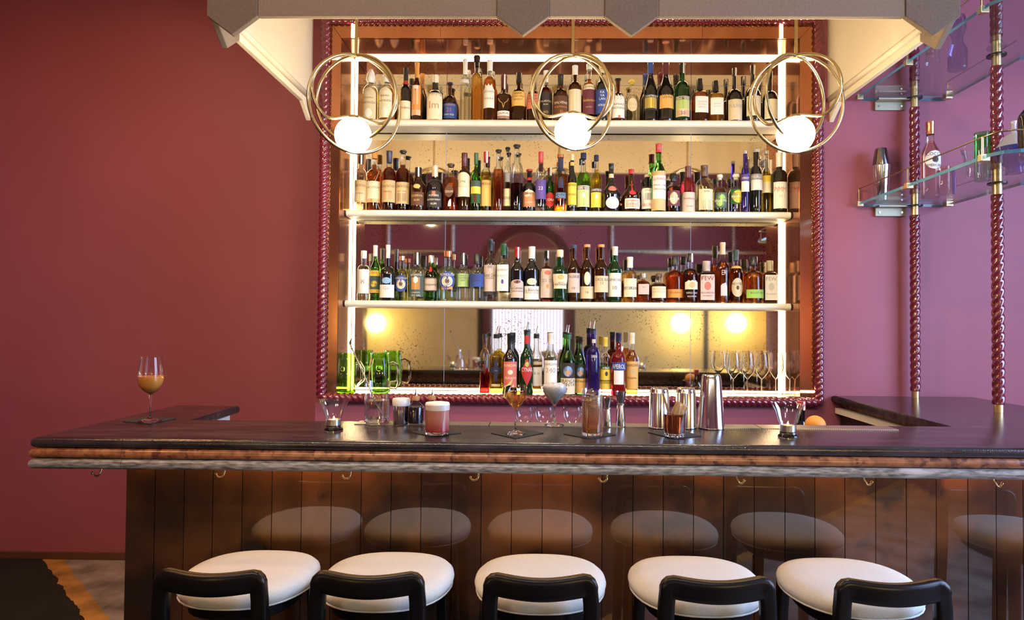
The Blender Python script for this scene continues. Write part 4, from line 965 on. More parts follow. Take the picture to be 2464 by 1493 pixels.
S3 = [
 (876, 604, 30, 'spirit', 'c', 'clear', .80, ('white', .16, 'cap'), [('rect', .14, .62, 'white', 78, [('( )', .38, .08, 'coral'), ('X', .38, .12, 'grey')])], 'clear bottle with white patterned label and white cap'),
 (904, 591, 25, 'wine', 'g', None, 0, ('white', .20, 'foil'), [('rect', .14, .20, 'yellow', 76, [('MAHON', .17, .05, 'red')]), ('rect', .20, .44, 'slate', 76), ('rect', .44, .54, 'yellow', 76, [('GIN', .50, .06, 'red')]), ('oval', .24, .36, 'yellow', 40)], 'bright green bottle with yellow windmill label'),
 (934, 590, 38, 'long', 'k', None, 0, ('white', .24, 'foil'), [('rect', .05, .28, 'white', 64, [('Gin', .22, .08, 'grey')]), ('oval', .30, .41, 'sky', 34)], 'black long-necked bottle with sky blue oval seal'),
 (968, 617, 33, 'dome', 't', 'pale', .80, ('copper', .09, 'cap'), [('oval', .20, .57, 'blue', 62, [('PLYMOUTH GIN', .50, .06, 'white')]), ('oval', .26, .48, 'cream', 40), ('oval', .32, .42, 'brown', 16)], 'smaller greenish clear bottle with round blue ship label'),
 (1004, 609, 39, 'spirit', 'c', 'clear', .70, ('black', .23, 'cap'), [('rect', .08, .56, 'slate', 62, [('SIPSMITH', .53, .06, 'cream'), ('LONDON', .17, .04, 'cream'), ('DRY GIN', .11, .05, 'cream')]), ('rect', .23, .48, 'orange', 30), ('oval', .36, .50, 'white', 16)], 'clear bottle with slate green label and orange swan panel'),
 (1038, 615, 32, 'round', 'g', None, 0, ('silver', .16, 'cap'), [('rect', .22, .50, 'pink', 66, [('Tanqueray', .36, .08, K)]), ('rect', .48, .51, 'ink', 66), ('rect', .21, .235, 'ink', 66), ('oval', .63, .75, 'red', 26)], 'green bottle with pale label and red wax seal'),
 (1078, 605, 46, 'dome', 't', 'clear', .70, ('copper', .12, 'cap'), [('oval', .22, .58, 'blue', 50, [('PLYMOUTH', .52, .07, 'white')]), ('oval', .28, .50, 'cream', 34), ('oval', .34, .44, 'brown', 14), ('rect', .23, .29, 'orange', 34)], 'large greenish clear bottle with round blue ship label'),
 (1114, 610, 35, 'spirit', 'c', 'clear', .70, ('black', .22, 'cap'), [('rect', .30, .57, 'mint', 76, [('NIKKA', .53, .05, 'slate'), ('COFFEY', .48, .05, 'slate'), ('GIN', .43, .05, 'slate')])], 'clear bottle with wide pale green label'),
 (1148, 611, 34, 'spirit', 'c', 'clear', .70, ('black', .22, 'cap'), [('rect', .30, .57, 'blue', 76, [('NIKKA', .53, .05, K), ('COFFEY', .48, .05, K), ('VODKA', .43, .05, K)])], 'clear bottle with wide blue label'),
 (1180, 576, 32, 'dome', 'c', 'clear', .76, ('black', .19, 'foil'), [('rect', .16, .58, 'pink', 64, [('Ketel One', .42, .08, K), ('VODKA', .37, .04, K)]), ('rect', .48, .57, 'grey', 20), ('rect', .11, .15, 'ink', 66)], 'tall clear vodka bottle with pale label and black neck'),
 (1212, 587, 30, 'square', 'c', 'clear', .70, ('green', .20, 'foil'), [('rect', .18, .63, 'white', 50, [('QUEIROLO', .54, .05, K), ('QUEBRANTA', .44, .05, 'grey')]), ('oval', .30, .38, 'purple', 12)], 'clear square bottle with white grape label and green capsule'),
 (1245, 596, 32, 'wine', 'k', None, 0, ('red', .19, 'foil'), [('arch', .07, .40, 'pink', 70, [('Le Calvados', .25, .07, K), ('CHRISTIAN DROUIN', .19, .03, K)]), ('oval', .33, .39, 'maroon', 30)], 'black bottle with red capsule and dusky label'),
 (1280, 594, 38, 'wine', 'k', None, 0, ('white', .22, 'foil'), [('rect', .04, .28, 'white', 72, [('La Blanche', .21, .07, K), ('CHRISTIAN DROUIN', .16, .03, K)]), ('oval', .30, .42, 'cream', 38)], 'black bottle with white capsule and cream oval seal'),
 (1316, 604, 33, 'dome', 'c', 'amber', .76, ('black', .14, 'foil'), [('rect', .08, .64, 'pink', 68), ('oval', .52, .61, 'coral', 28), ('oval', .26, .34, 'orange', 12), ('rect', .38, .44, 'slate', 50, [('ROSE CORDIAL', .41, .04, 'cream')])], 'amber bottle with pink fruit label'),
 (1348, 602, 36, 'waist', 'd', None, 0, ('parch', .14, 'cap'), [('rect', .25, .53, 'cream', 76, [('AMARO', .37, .03, K), ('MONTENEGRO', .33, .08, K)]), ('oval', .42, .52, 'gold', 26)], 'waisted dark green bottle with cream crested label'),
 (1381, 590, 30, 'wine', 'b', None, 0, ('navy', .06, 'cap'), [('rect', .16, .50, 'pink', 76, [('TALISKER', .44, .07, 'navy'), ('10', .24, .06, K)])], 'brown whisky bottle with pale rose label and navy cap'),
 (1413, 589, 34, 'wine', 'b', None, 0, ('orange', .05, 'cap'), [('rect', .06, .27, 'parch', 74, [('LAGAVULIN', .23, .05, 'tan'), ('16', .17, .06, 'brown')]), ('oval', .29, .52, 'cream', 26)], 'dark whisky bottle with upright oval and parchment label'),
 (1447, 589, 34, 'wine', 'b', None, 0, ('orange', .05, 'cap'), [('rect', .17, .45, 'parch', 74, [('CAOL ILA', .39, .07, K), ('12', .33, .06, K)])], 'dark whisky bottle with single parchment label and orange cap'),
 (1480, 594, 33, 'wine', 'd', None, 0, ('white', .16, 'foil'), [('rect', .10, .52, 'white', 74, [('LAPHROAIG', .40, .07, K), ('10', .26, .09, K)])], 'green whisky bottle with white label and white capsule'),
 (1516, 619, 34, 'spirit', 'c', 'gold', .66, ('white', .24, 'foil'), [('rect', .12, .52, 'cream', 60), ('rect', .28, .34, 'ink', 58, [('GREAT', .31, .07, 'white')])], 'golden bottle with cream label and black name band'),
 (1548, 659, 31, 'square', 'c', 'amber', .80, ('silver', .14, 'cap'), [('rect', .28, .63, 'pink', 42, [('RYE', .52, .05, K)])], 'smallest amber bottle with plain grey-pink label'),
 (1585, 659, 38, 'squat', 'c', 'damber', .64, ('brown', .22, 'knob'), [('rect', .16, .55, 'cream', 60, [('HUDSON', .46, .12, 'tan'), ('BABY BOURBON', .36, .06, 'grey')])], 'short dark bottle with brown stopper and cream label'),
 (1624, 618, 42, 'dome', 'c', 'amber', .72, ('black', .19, 'cap'), [('rect', .11, .29, 'orange', 72, [('BOURBON', .22, .05, 'brown')])], 'broad amber bottle with low orange label'),
 (1661, 611, 36, 'dome', 'c', 'damber', .68, ('black', .16, 'cap'), [('torn', .27, .46, 'cream', 58), ('oval', .30, .42, 'tan', 26), ('rect', .20, .201, 'ink', 50, [('BUFFALO TRACE', .20, .08, 'white'), ('BOURBON', .13, .04, 'white')])], 'dark amber bottle with torn cream buffalo label'),
 (1700, 629, 40, 'square', 'c', 'damber', .72, ('pink', .24, 'foil'), [('rect', .07, .67, 'pink', 42, [('FEW', .58, .13, 'wine'), ('BOURBON', .24, .06, 'wine'), ('WHISKEY', .17, .05, 'wine')]), ('oval', .30, .50, 'coral', 22)], 'square amber bottle with pink and red label'),
 (1739, 584, 34, 'dome', 'c', 'damber', .66, ('parch', .20, 'foil'), [('rect', .46, .461, 'ink', 20, [('ER', .50, .13, 'silver')]), ('torn', .12, .34, 'silver', 26)], 'tallest amber bottle with white eagle and cream capsule'),
 (1771, 602, 33, 'dome', 'c', 'damber', .66, ('slate', .20, 'foil'), [('oval', .12, .47, 'parch', 52, [('MICHTER\'S', .36, .06, K)]), ('oval', .25, .33, 'brown', 12), ('rect', .65, .70, 'gold', 80)], 'amber bottle with cream oval label and green cap'),
 (1813, 618, 46, 'dome', 'c', 'amber', .74, ('black', .19, 'cap'), [('rect', .11, .29, 'lime', 66, [('BULLEIT RYE', .22, .05, K)])], 'broad amber bottle with low green label'),
 (1852, 628, 34, 'square', 'c', 'damber', .72, ('parch', .24, 'foil'), [('rect', .08, .66, 'white', 42, [('FEW', .57, .13, 'grey'), ('WHISKEY', .22, .05, 'grey')]), ('oval', .30, .48, 'silver', 22)], 'square amber bottle with white and grey label'),
]
S4 = [   # on the niche floor; last value 1 = metal pourer
 (1167, 804, 26, 'tall', 'c', 'red', .36, ('black', .06, 'cap'), [('rect', .40, .401, 'ink', 20, [('23', .46, .12, 'red')]), ('rect', .70, .701, 'ink', 20, [('23', .78, .07, 'red')])], 'clear bottle of red liqueur with red numerals', 0),
 (1195, 808, 38, 'dome', 'c', 'yellow', .74, ('black', .05, 'cap'), [('rect', .22, .58, 'navy', 12, [('ST GERMAIN', .40, .04, 'white')]), ('rect', .36, .46, 'navy', 44), ('rect', .13, .17, 'parch', 34)], 'fluted pale gold bottle with navy cross label', 1),
 (1228, 803, 36, 'wine', 'k', None, 0, ('black', .18, 'foil'), [('rect', .12, .54, 'coral', 60, [('NARDINI', .48, .06, 'cream'), ('Amaro', .28, .07, 'cream')]), ('oval', .33, .41, 'cream', 20)], 'black bottle with large coral label', 0),
 (1268, 798, 32, 'wine', 'd', None, 0, ('black', .05, 'cap'), [('diamond', .14, .58, 'red', 58, [('CYNAR', .40, .10, 'white')]), ('oval', .44, .52, 'lime', 16), ('rect', .80, .93, 'red', 80)], 'dark green bottle with red diamond artichoke label', 1),
 (1291, 808, 34, 'wine', 'c', 'gold', .56, ('black', .05, 'cap'), [('rect', .50, .55, 'parch', 58, [('MALBORO', .525, .05, 'tan')]), ('rect', .14, .46, 'white', 58), ('rect', .33, .37, 'ink', 30)], 'golden spirit bottle with white octagonal label', 1),
 (1326, 802, 34, 'wine', 'c', 'clear', .70, ('white', .18, 'foil'), [('rect', .14, .56, 'white', 64, [('NARDINI', .50, .06, 'grey'), ('240', .40, .11, 'grey')])], 'clear sloping bottle with plain white label', 0),
 (1367, 805, 37, 'cone', 'g', None, 0, ('green', .08, 'cap'), [('rect', .28, .53, 'ink', 66), ('rect', .02, .28, 'cream', 66, [('BRANCA', .24, .08, K), ('MENTA', .18, .08, K)]), ('oval', .31, .48, 'sky', 36), ('oval', .33, .41, 'orange', 22)], 'bright green bottle with black and cream eagle label', 1),
 (1397, 811, 28, 'cone', 'd', None, 0, ('black', .13, 'foil'), [('rect', .28, .52, 'ink', 66), ('rect', .03, .28, 'ochre', 66, [('FERNET-BRANCA', .23, .08, K)]), ('oval', .31, .48, 'sky', 40), ('oval', .33, .41, 'orange', 24)], 'narrow dark bottle with tan eagle label', 0),
 (1428, 795, 32, 'tall', 'p', None, 0, ('navy', .06, 'cap'), [('rect', .58, .581, 'ink', 30, [('UARA', .60, .07, 'white')]), ('rect', .80, .86, 'pink', 40)], 'deep violet embossed bottle with white lettering', 1),
 (1457, 812, 26, 'spirit', 'c', 'clear', .64, ('yellow', .16, 'foil'), [('rect', .10, .24, 'yellow', 74), ('rect', .20, .26, 'ink', 74, [('OVERPROOF', .23, .06, 'yellow')]), ('rect', .26, .46, 'yellow', 74), ('rect', .44, .50, 'green', 74, [('WRAY', .47, .05, 'white')]), ('oval', .33, .41, 'ink', 16)], 'clear rum bottle with yellow and green label', 0),
 (1489, 801, 36, 'dome', 'r', None, 0, ('navy', .15, 'foil'), [('rect', .40, .53, 'blue', 62, [('APEROL', .465, .10, 'white')]), ('rect', .18, .40, 'white', 40)], 'bright red aperitif bottle with blue and white label', 0),
 (1521, 801, 31, 'wine', 'c', 'amber', .72, ('cream', .18, 'foil'), [('rect', .10, .54, 'ochre', 68, [('NARDINI', .48, .06, 'brown'), ('Riserva', .28, .05, 'brown')]), ('oval', .34, .43, 'tan', 22)], 'amber sloping bottle with ochre label, last in its row', 0),
]
YB = YS+.066
ROWS = ((S1, SHZ[0], 'top shelf', 'bottles on the top shelf'), (S2, SHZ[1], 'middle shelf', 'bottles on the middle shelf'), (S3, SHZ[2], 'lower shelf', 'bottles on the lower shelf'))
def row(L, zb_, where, grp, Y, lim):
    ys, px_ = [], None                  # neighbours that would touch stand a little forward or back of each other
    for e in L:
        x, r = P(e[0], e[1], Y).x, e[2]/SC(Y)/2
        y = 0.0
        if px_:
            d = abs(x-px_[0]); need = r+px_[1]+.0015
            if d < need:
                dy = math.sqrt(need*need-d*d); c = [px_[2]+dy, px_[2]-dy]; y = min(c, key=abs); y = max(-lim, min(lim, y))
        k = 1.0
        if px_ and math.hypot(x-px_[0], y-px_[2]) < r+px_[1]+.001: k = max(.7, (math.hypot(x-px_[0], y-px_[2])-.001-px_[1])/r)
        ys.append((y, k)); px_ = (x, r*k, y)
    for i, e in enumerate(L):
        x, yt, w, shp, g, lq, fill, cap, labs, look = e[:10]
        Yb = Y+ys[i][0]
        p = P(x, yt, Yb); h = p.z-zb_; wd3 = w/SC(Y)
        r, b = make_bottle('bottle', (p.x, Yb, zb_+.0004), h, wd3*ys[i][1]*.985, shp, g, lq, fill, cap, labs, math.radians(random.uniform(-7, 7)))
        tag(r, '%s, %s from left on %s' % (look, ORD[i], where), 'bottle', grp)
        if len(e) > 10 and e[10]: pourer(r, b)
        if where == 'middle shelf' and i == 1:
            for s_ in (-1, 1):
                link('straw_netting', sweep_me([b.surf(s_*(-1.1+2.2*k/16), b.H*(.04+.62*k/16), .0022) for k in range(17)], .0008, 5), paper('cream'), r)
        if look.find('stag emblem') > 0:
            for s_ in (-1, 1):
                link('stag_emblem', sweep_me([b.surf(0, b.H*.28, .001), b.surf(s_*.15, b.H*.38, .001), b.surf(s_*.5, b.H*.42, .001), b.surf(s_*.7, b.H*.48, .001)], .0016, 6), paper('gold'), r)
for L, z, wh, gr in ROWS: row(L, z, wh, gr, YB, .028)
row(S4, NFZ, 'niche floor', 'bottles on the niche floor', YW+.085, .045)
# ------------------------------------------------------------------ glasses and tools on the counter
M_GLASS = thin_glass('drinking_glass', (.975, .985, .98), 1.15)
M_GGREEN = mat('green_cut_glass', (.42, .66, .16), .02, 0, Transmission_Weight=1, IOR=1.45)
M_SMOKE = mat('smoky_green_glass', (.74, .80, .60), .05, 0, Transmission_Weight=1, IOR=1.45)
M_CLEAR = mat('solid_clear_glass', (.97, .98, .98), .0, 0, Transmission_Weight=1, IOR=1.45)
M_NAP = mat('black_napkin', (.014, .013, .015), .9)
def spot(px, py): p = G(px, py, ZC); p.z = ZC; return p
def item(name, px, py, lab, cat, grp=None, lift=0.0):
    p = spot(px, py); p.z += lift; t = empty(name, p); tag(t, lab, cat, grp); return t, F/p.y
def napkin(pts, lab):
    q = [G(x, y, ZC) for x, y in pts]; c = sum(q, Vector())/4
    n = prism_me([(p.x-c.x, p.y-c.y) for p in q], 0, .0022)
    o = link('napkin', n, M_NAP); o.location = (c.x, c.y, ZC+.0003); tag(o, lab, 'napkin', 'black cocktail napkins')
NZ = .003
napkin([(295, 1016), (360, 1022), (424, 1009), (352, 1004)], 'black folded napkin under the stemmed orange drink')
napkin([(987, 1041), (1034, 1052), (1110, 1044), (1062, 1035)], 'black napkin under the foamy pink drink')
napkin([(1181, 1044), (1240, 1057), (1308, 1044), (1250, 1034)], 'black napkin under the small stemmed gold drink')
napkin([(1356, 1046), (1420, 1058), (1482, 1048), (1428, 1036)], 'black napkin under the tall amber highball')
napkin([(1559, 1042), (1624, 1058), (1688, 1051), (1632, 1036)], 'black napkin under the short brown drink')
def stem(t, R, z, r=.003):
    link('stem', lathe_me(foot(R)+[(r*1.1, .014), (r, z*.6), (r*1.25, z), (0, z)], 32), M_CLEAR, t, 60)
def foot(R): return [(0, 0), (R, 0), (R, .0015), (R*.75, .004), (R*.3, .009)]
# stemmed orange drink on the left wing
t, s = item('wine_glass', 361, 1016, 'stemmed wine glass of orange drink on the left wing', 'glass', None, NZ)
h = 155/s; R = 28.5/s
bowl = [(.003, h*.405), (.006, h*.42), (R*.55, h*.47), (R*.90, h*.56), (R, h*.66), (R*.97, h*.78), (R*.86, h*.92), (R*.80, h)]
link('glass', lathe_me(bowl, 40), M_GLASS, t, 60); stem(t, R*.98, h*.415)
link('drink', lathe_me([(0, h*.425), (R*.5, h*.472), (R*.88, h*.56), (R*.985, h*.66), (R*.98, h*.70), (0, h*.70)], 40), mat('orange_drink', (.80, .30, .05), .2), t, 60)
# candle holders
def candle(px, py, rim, base, ytop, lab):
    t, s = item('candle_holder', px, py, lab, 'candle holder', 'glass candle holders'); h = (py-ytop)/s-.004
    r1, rb = rim/2/s, base/2/s
    link('glass', lathe_me([(rb*.80, h*.16), (rb*.82, h*.42), (rb*.95, h*.48), (r1*.78, h*.80), (r1, h)], 36), M_GLASS, t, 60)
    link('base', lathe_me([(0, 0), (rb*.95, 0), (rb, h*.03), (rb*.96, h*.075), (rb*.8, h*.10), (rb*.78, h*.17), (0, h*.18)], 36, flute=.05, fn=12), M_SMOKE, t, 60)
    c = link('tea_light', lathe_me([(0, h*.185), (rb*.72, h*.185), (rb*.72, h*.37), (rb*.66, h*.37), (rb*.62, h*.35), (0, h*.35)], 28), mat('tin', (.65, .65, .62), .3, 1), t, 40)
    link('wax', lathe_me([(rb*.64, h*.352), (0, h*.354)], 24), mat('wax', (.8, .62, .30), .4), c)
    link('flame', lathe_me([(0, h*.36), (.0022, h*.385), (.0028, h*.40), (.0016, h*.44), (0, h*.475)], 10), emis('flame', (1, .55, .16), 40), c, 179)
candle(803, 1037, 74, 45, 959, 'lit tea-light in a flared glass beside the mixing glass')
candle(1896, 1053, 77, 47, 970, 'lit tea-light in a flared glass on the right end of the counter')
# mixing glass and bar spoon
t, s = item('mixing_glass', 907, 1021, 'tall cut mixing glass holding a long bar spoon', 'mixing glass', None, .0026); h = 102/s; R = 30/s
link('glass', lathe_me([(R*.97, h*.11), (R, h*.3), (R, h*.97), (R*1.04, h)], 40, flute=.015, fn=24), M_GLASS, t, 60)
link('base', lathe_me([(0, 0), (R*.93, 0), (R*.98, h*.02), (R*.98, h*.10), (R*.8, h*.135), (0, h*.12)], 40), M_CLEAR, t, 60)
link('water', lathe_me([(0, h*.14), (R*.93, h*.14), (R*.95, h*.55), (0, h*.55)], 32), liquid('ice_water', (.93, .90, .92)), t, 60)
mg = t.location
bs_ = empty('bar_spoon', (mg.x+.018, mg.y, mg.z+.02)); tag(bs_, 'twisted steel bar spoon leaning in the mixing glass', 'bar spoon')
e = P(842, 828, mg.y+.02)-bs_.location
link('shaft', sweep_me(rope_pts((0, 0, 0), e, .003), .0032, 8, twist=60, lobes=2, depth=.35), M_STEEL, bs_, 60)
link('fork_end', sweep_me([e, e*1.02+Vector((.004, 0, .004)), e*1.05+Vector((.012, 0, .006))], [.0034, .003, .0015], 8), M_DARK, bs_, 60)
link('bowl', move_me(lathe_me([(0, -.012), (.007, -.008), (.010, 0), (.007, .009), (.002, .014)], 14, sy=.4), (0, 0, 0)), M_STEEL, bs_, 179)
# sugar shaker, bitters
t, s = item('sugar_shaker', 965, 1023, 'steel sugar shaker with white plastic lid', 'shaker', None, .0026); R = 19/s; h = 62/s
link('body', lathe_me([(0, 0), (R*.97, 0), (R, .002), (R, h*.66), (R*1.04, h*.665), (R*1.04, h*.71), (R*.98, h*.72), (0, h*.72)], 36), M_STEEL, t, 40)
link('lid', lathe_me([(R*1.08, h*.72), (R*1.12, h*.74), (R*1.12, h*.95), (R*1.02, h), (0, h)], 36), mat('white_plastic', (.72, .71, .70), .4), t, 50)
def bitters(px, py, ytop, w, lab):
    t, s = item('bitters_bottle', px, py, lab, 'bitters bottle', 'dasher bottles', .0026); R = w/2/s; h = (py-ytop)/s
    link('glass', lathe_me([(0, 0), (R*.97, 0), (R, .003), (R, h*.45), (R*.9, h*.53), (R*.5, h*.62), (R*.44, h*.70)], 32, flute=.03, fn=20), M_GLASS, t, 60)
    link('bitters', lathe_me([(0, .007), (R*.93, .007), (R*.93, h*.45), (R*.85, h*.50), (0, h*.50)], 28), mat('dark_bitters', (.006, .004, .012), .1), t, 60)
    link('stopper', lathe_me([(0, h*.68), (R*.46, h*.68), (R*.50, h*.72), (R*.42, h*.79), (0, h*.79)], 18), mat('cork', (.42, .20, .08), .7), t, 50)
    link('dasher', lathe_me([(R*.22, h*.79), (R*.24, h*.83), (R*.10, h*.90), (.0014, h), (0, h)], 14), M_STEEL, t, 60)
bitters(1000, 1025, 938, 38, 'dark bitters bottle with cork dasher beside the sugar shaker')
bitters(1040, 1021, 938, 34, 'bitters bottle half hidden behind the pink drink')
# pink drink
def tumbler(px, py, w, ytop, lab, cat='glass'):
    t, s = item('tumbler', px, py, lab, cat, None, NZ); R = w/2/s; h = (py-ytop)/s-.006
    return t, R, h, s
t, R, h, s = tumbler(1052, 1047, 60, 966, 'tumbler of pink sour topped with thick white foam')
link('glass', lathe_me([(R*.97, h*.09), (R, h*.2), (R, h*.94)], 40), M_GLASS, t, 60)
link('base', lathe_me([(0, 0), (R*.94, 0), (R*.98, h*.02), (R*.97, h*.09), (0, h*.08)], 40), M_CLEAR, t, 60)
def grad(name, c0, c1, z0, z1, rough=.12, tw=.25):
    m, n, l = new_mat(name); b = n['Principled BSDF']; S(b, Roughness=rough, Transmission_Weight=tw)
    g = n.new('ShaderNodeTexCoord'); sp = n.new('ShaderNodeSeparateXYZ'); l.new(g.outputs['Object'], sp.inputs[0])
    mr_ = n.new('ShaderNodeMapRange'); mr_.inputs[1].default_value = z0; mr_.inputs[2].default_value = z1; l.new(sp.outputs[2], mr_.inputs[0])
    r = n.new('ShaderNodeValToRGB'); r.color_ramp.elements[0].color = (*c0, 1); r.color_ramp.elements[1].color = (*c1, 1); l.new(mr_.outputs[0], r.inputs[0]); l.new(r.outputs[0], b.inputs['Base Color']); return m
link('drink', lathe_me([(0, h*.095), (R*.93, h*.095), (R*.96, h*.2), (R*.96, h*.76), (0, h*.76)], 36, flute=.012, fn=36), grad('pink_sour', (.55, .03, .045), (.82, .32, .24), h*.1, h*.5), t, 60)
link('foam', lathe_me([(0, h*.762), (R*.97, h*.762), (R*.985, h*.92), (R*.93, h*.985), (R*.7, h), (0, h)], 36), mat('foam', (.86, .76, .68), .6), t, 60)
# small stemmed gold drink
t, s = item('nick_and_nora_glass', 1240, 1047, 'small stemmed bowl glass of gold drink with a peel', 'glass', None, NZ); h = 115/s; R = 27/s
link('glass', lathe_me([(.003, h*.50), (.006, h*.52), (R*.55, h*.62), (R*.86, h*.74), (R*.97, h*.88), (R, h)], 40), M_GLASS, t, 60); stem(t, R*.92, h*.515)
link('drink', lathe_me([(0, h*.525), (R*.5, h*.622), (R*.82, h*.74), (R*.93, h*.86), (R*.935, h*.88), (0, h*.88)], 40), tinted('gold_cocktail', (.93, .62, .24), .3), t, 60)
link('lemon_peel', extr_xz([(-R*1.1, h*.75), (-R*.95, h*.76), (-R*.85, h*1.0), (-R*.25, h*1.15), (-R*.40, h*1.02), (-R*.98, h*.98)], -.004, -.002), mat('lemon_peel', (.70, .62, .22), .5), t)
# coupe of crushed ice
t, s = item('coupe_glass', 1334, 1026, 'stemmed coupe heaped with crushed ice on the drip tray', 'glass', None, .0026); h = 99/s; R = 31/s
bowl = [(R*.30, h*.58), (R*.62, h*.68), (R*.92, h*.80), (R, h*.90), (R*.96, h*.99)]
link('glass', lathe_me([(.004, h*.49), (.009, h*.52)]+bowl, 40), M_GLASS, t, 60); stem(t, R*.76, h*.515, .0042)
ice = lathe_me([(0, h*.53), (R*.24, h*.57), (R*.57, h*.68), (R*.87, h*.80), (R*.94, h*.90), (R*.88, h*.97), (R*.5, h*1.01), (0, h*1.02)], 40)
for v in ice.vertices:
    if v.co.z > h*.93: v.co.z += random.uniform(-.002, .003)
link('crushed_ice', ice, noisy('crushed_ice', (.66, .68, .72), (.85, .86, .88), 140, .25, bump=.9, bscale=260, Transmission_Weight=.35), t, 60)
# highball
t, R, h, s = tumbler(1425, 1050, 51, 935, 'tall cut highball of amber drink with ice')
link('glass', lathe_me([(R*.97, h*.08), (R, h*.2), (R, h)], 40), M_GLASS, t, 60)
link('base', lathe_me([(0, 0), (R*.94, 0), (R*.98, h*.02), (R*.97, h*.08), (0, h*.07)], 40), M_CLEAR, t, 60)
link('drink', lathe_me([(0, h*.085), (R*.93, h*.085), (R*.95, h*.2), (R*.95, h*.84), (0, h*.84)], 36, flute=.014, fn=30), grad('amber_highball', (.62, .20, .045), (.86, .62, .40), h*.1, h*.84, .05, .7), t, 60)
for k, (a, z) in enumerate(((.0, .68), (2.2, .80), (4.0, .9))):
    link('ice_cube', move_me(box_me(-.011, .011, -.011, .011, -.011, .011, .002), (R*.3*math.cos(a), R*.3*math.sin(a), h*z), Matrix.Rotation(.5+k, 4, (1, .4, .3))), M_CLEAR, t, 60)
# old fashioned
t, R, h, s = tumbler(1623, 1053, 55, 983, 'short cut tumbler of brown drink with ice and garnish')
link('glass', lathe_me([(R*.92, h*.14), (R*.97, h*.3), (R, h)], 40, flute=.02, fn=12), M_GLASS, t, 60)
link('base', lathe_me([(0, 0), (R*.86, 0), (R*.94, h*.03), (R*.92, h*.15), (0, h*.13)], 24, flute=.08, fn=12), M_CLEAR, t, 30)
link('drink', lathe_me([(0, h*.155), (R*.86, h*.155), (R*.92, h*.3), (R*.95, h*.82), (0, h*.82)], 36), mat('brown_drink', (.34, .085, .025), .05, 0, Transmission_Weight=.75, IOR=1.34), t, 60)
link('ice_block', move_me(box_me(-.016, .016, -.014, .014, -.02, .02, .003), (R*.42, 0, h*.98), Matrix.Rotation(.45, 4, (.2, 1, .3))), mat('amber_ice', (.72, .46, .22), .1, 0, Transmission_Weight=.6), t, 60)
link('spice_stick', sweep_me([(-R*.55, 0, h*.9), (-R*1.0, 0, h*1.55)], .0035, 8, twist=80, lobes=2, depth=.5), mat('dried_spice', (.28, .17, .08), .8), t, 60)
# jiggers
def jigger(px, py, w, ytop, lab):
    t, s = item('jigger', px, py, lab, 'jigger', 'steel jiggers', .0026); R = w/2/s; h = (py-ytop)/s
    link('large_cup', lathe_me([(0, 0), (R*.98, 0), (R, h*.02), (R*.60, h*.60), (0, h*.60)], 28), M_STEEL, t, 50)
    link('collar', lathe_me([(R*.6, h*.60), (R*.74, h*.61), (R*.74, h*.645), (R*.6, h*.655)], 28), M_STEEL, t, 50)
    link('small_cup', lathe_me([(R*.56, h*.655), (R*.96, h*.97), (R*1.0, h), (R*.94, h), (R*.5, h*.68), (0, h*.67)], 28), M_STEEL, t, 50)
jigger(1461, 1028, 23, 960, 'smaller steel jigger beside the highball')
jigger(1493, 1027, 27, 945, 'taller steel jigger beside the highball')
# shaker tins, upside down
def tin(px, py, w, wt_, ytop, lab):
    t, s = item('shaker_tin', px, py, lab, 'shaker tin', 'upturned shaker tins', .0026 if py < 1030 else .0004); R = w/2/s; r = wt_/2/s; h = (py-ytop)/s
    link('body', lathe_me([(R*.96, 0), (R*1.02, .001), (R*1.02, .004), (R, .006), (r*1.06, h*.88), (r*1.04, h*.885), (r, h*.96), (r*.9, h*.995), (r*.6, h), (0, h*.985)], 40), M_STEEL, t, 40)
    link('rim_bead', sweep_me([(R*1.0*math.cos(a), R*1.0*math.sin(a), .003) for a in [2*PI*i/40 for i in range(40)]], .0016, 6, True), M_STEEL, t, 60)
tin(1586, 1030, 51, 44, 935, 'shorter upturned shaker tin behind the brown drink, left one')
tin(1650, 1030, 51, 44, 935, 'shorter upturned shaker tin between the other two tins')
tin(1711, 1031, 62, 45, 903, 'tallest upturned shaker tin at the right')
# upturned glasses in the rack behind the counter
for i, px in enumerate((1262, 1310, 1378)):
    p = P(px, 1012, 2.35); t = empty('rack_glass', (p.x, 2.35, p.z-.01)); tag(t, 'upturned glass just behind the counter, %s of three' % ORD[i], 'glass', 'glasses in the rack')
    link('bowl', lathe_me([(.006, -.12), (.0065, -.01), (.02, 0), (.032, .02), (.036, .045), (.033, .06)], 28), M_GLASS, t, 60)
    link('foot', lathe_me([(.0, -.122), (.03, -.122), (.03, -.1215), (.006, -.115)], 28), M_GLASS, t, 60)
rk = link('glass_rack', box_me(-.3, .3, -.06, .06, -.01, 0), M_DARK); rk.location = (P(1320, 1012, 2.35).x, 2.35, P(1320, 1012, 2.35).z-.132)
tag(rk, 'dark rack holding the glasses behind the counter', 'rack')
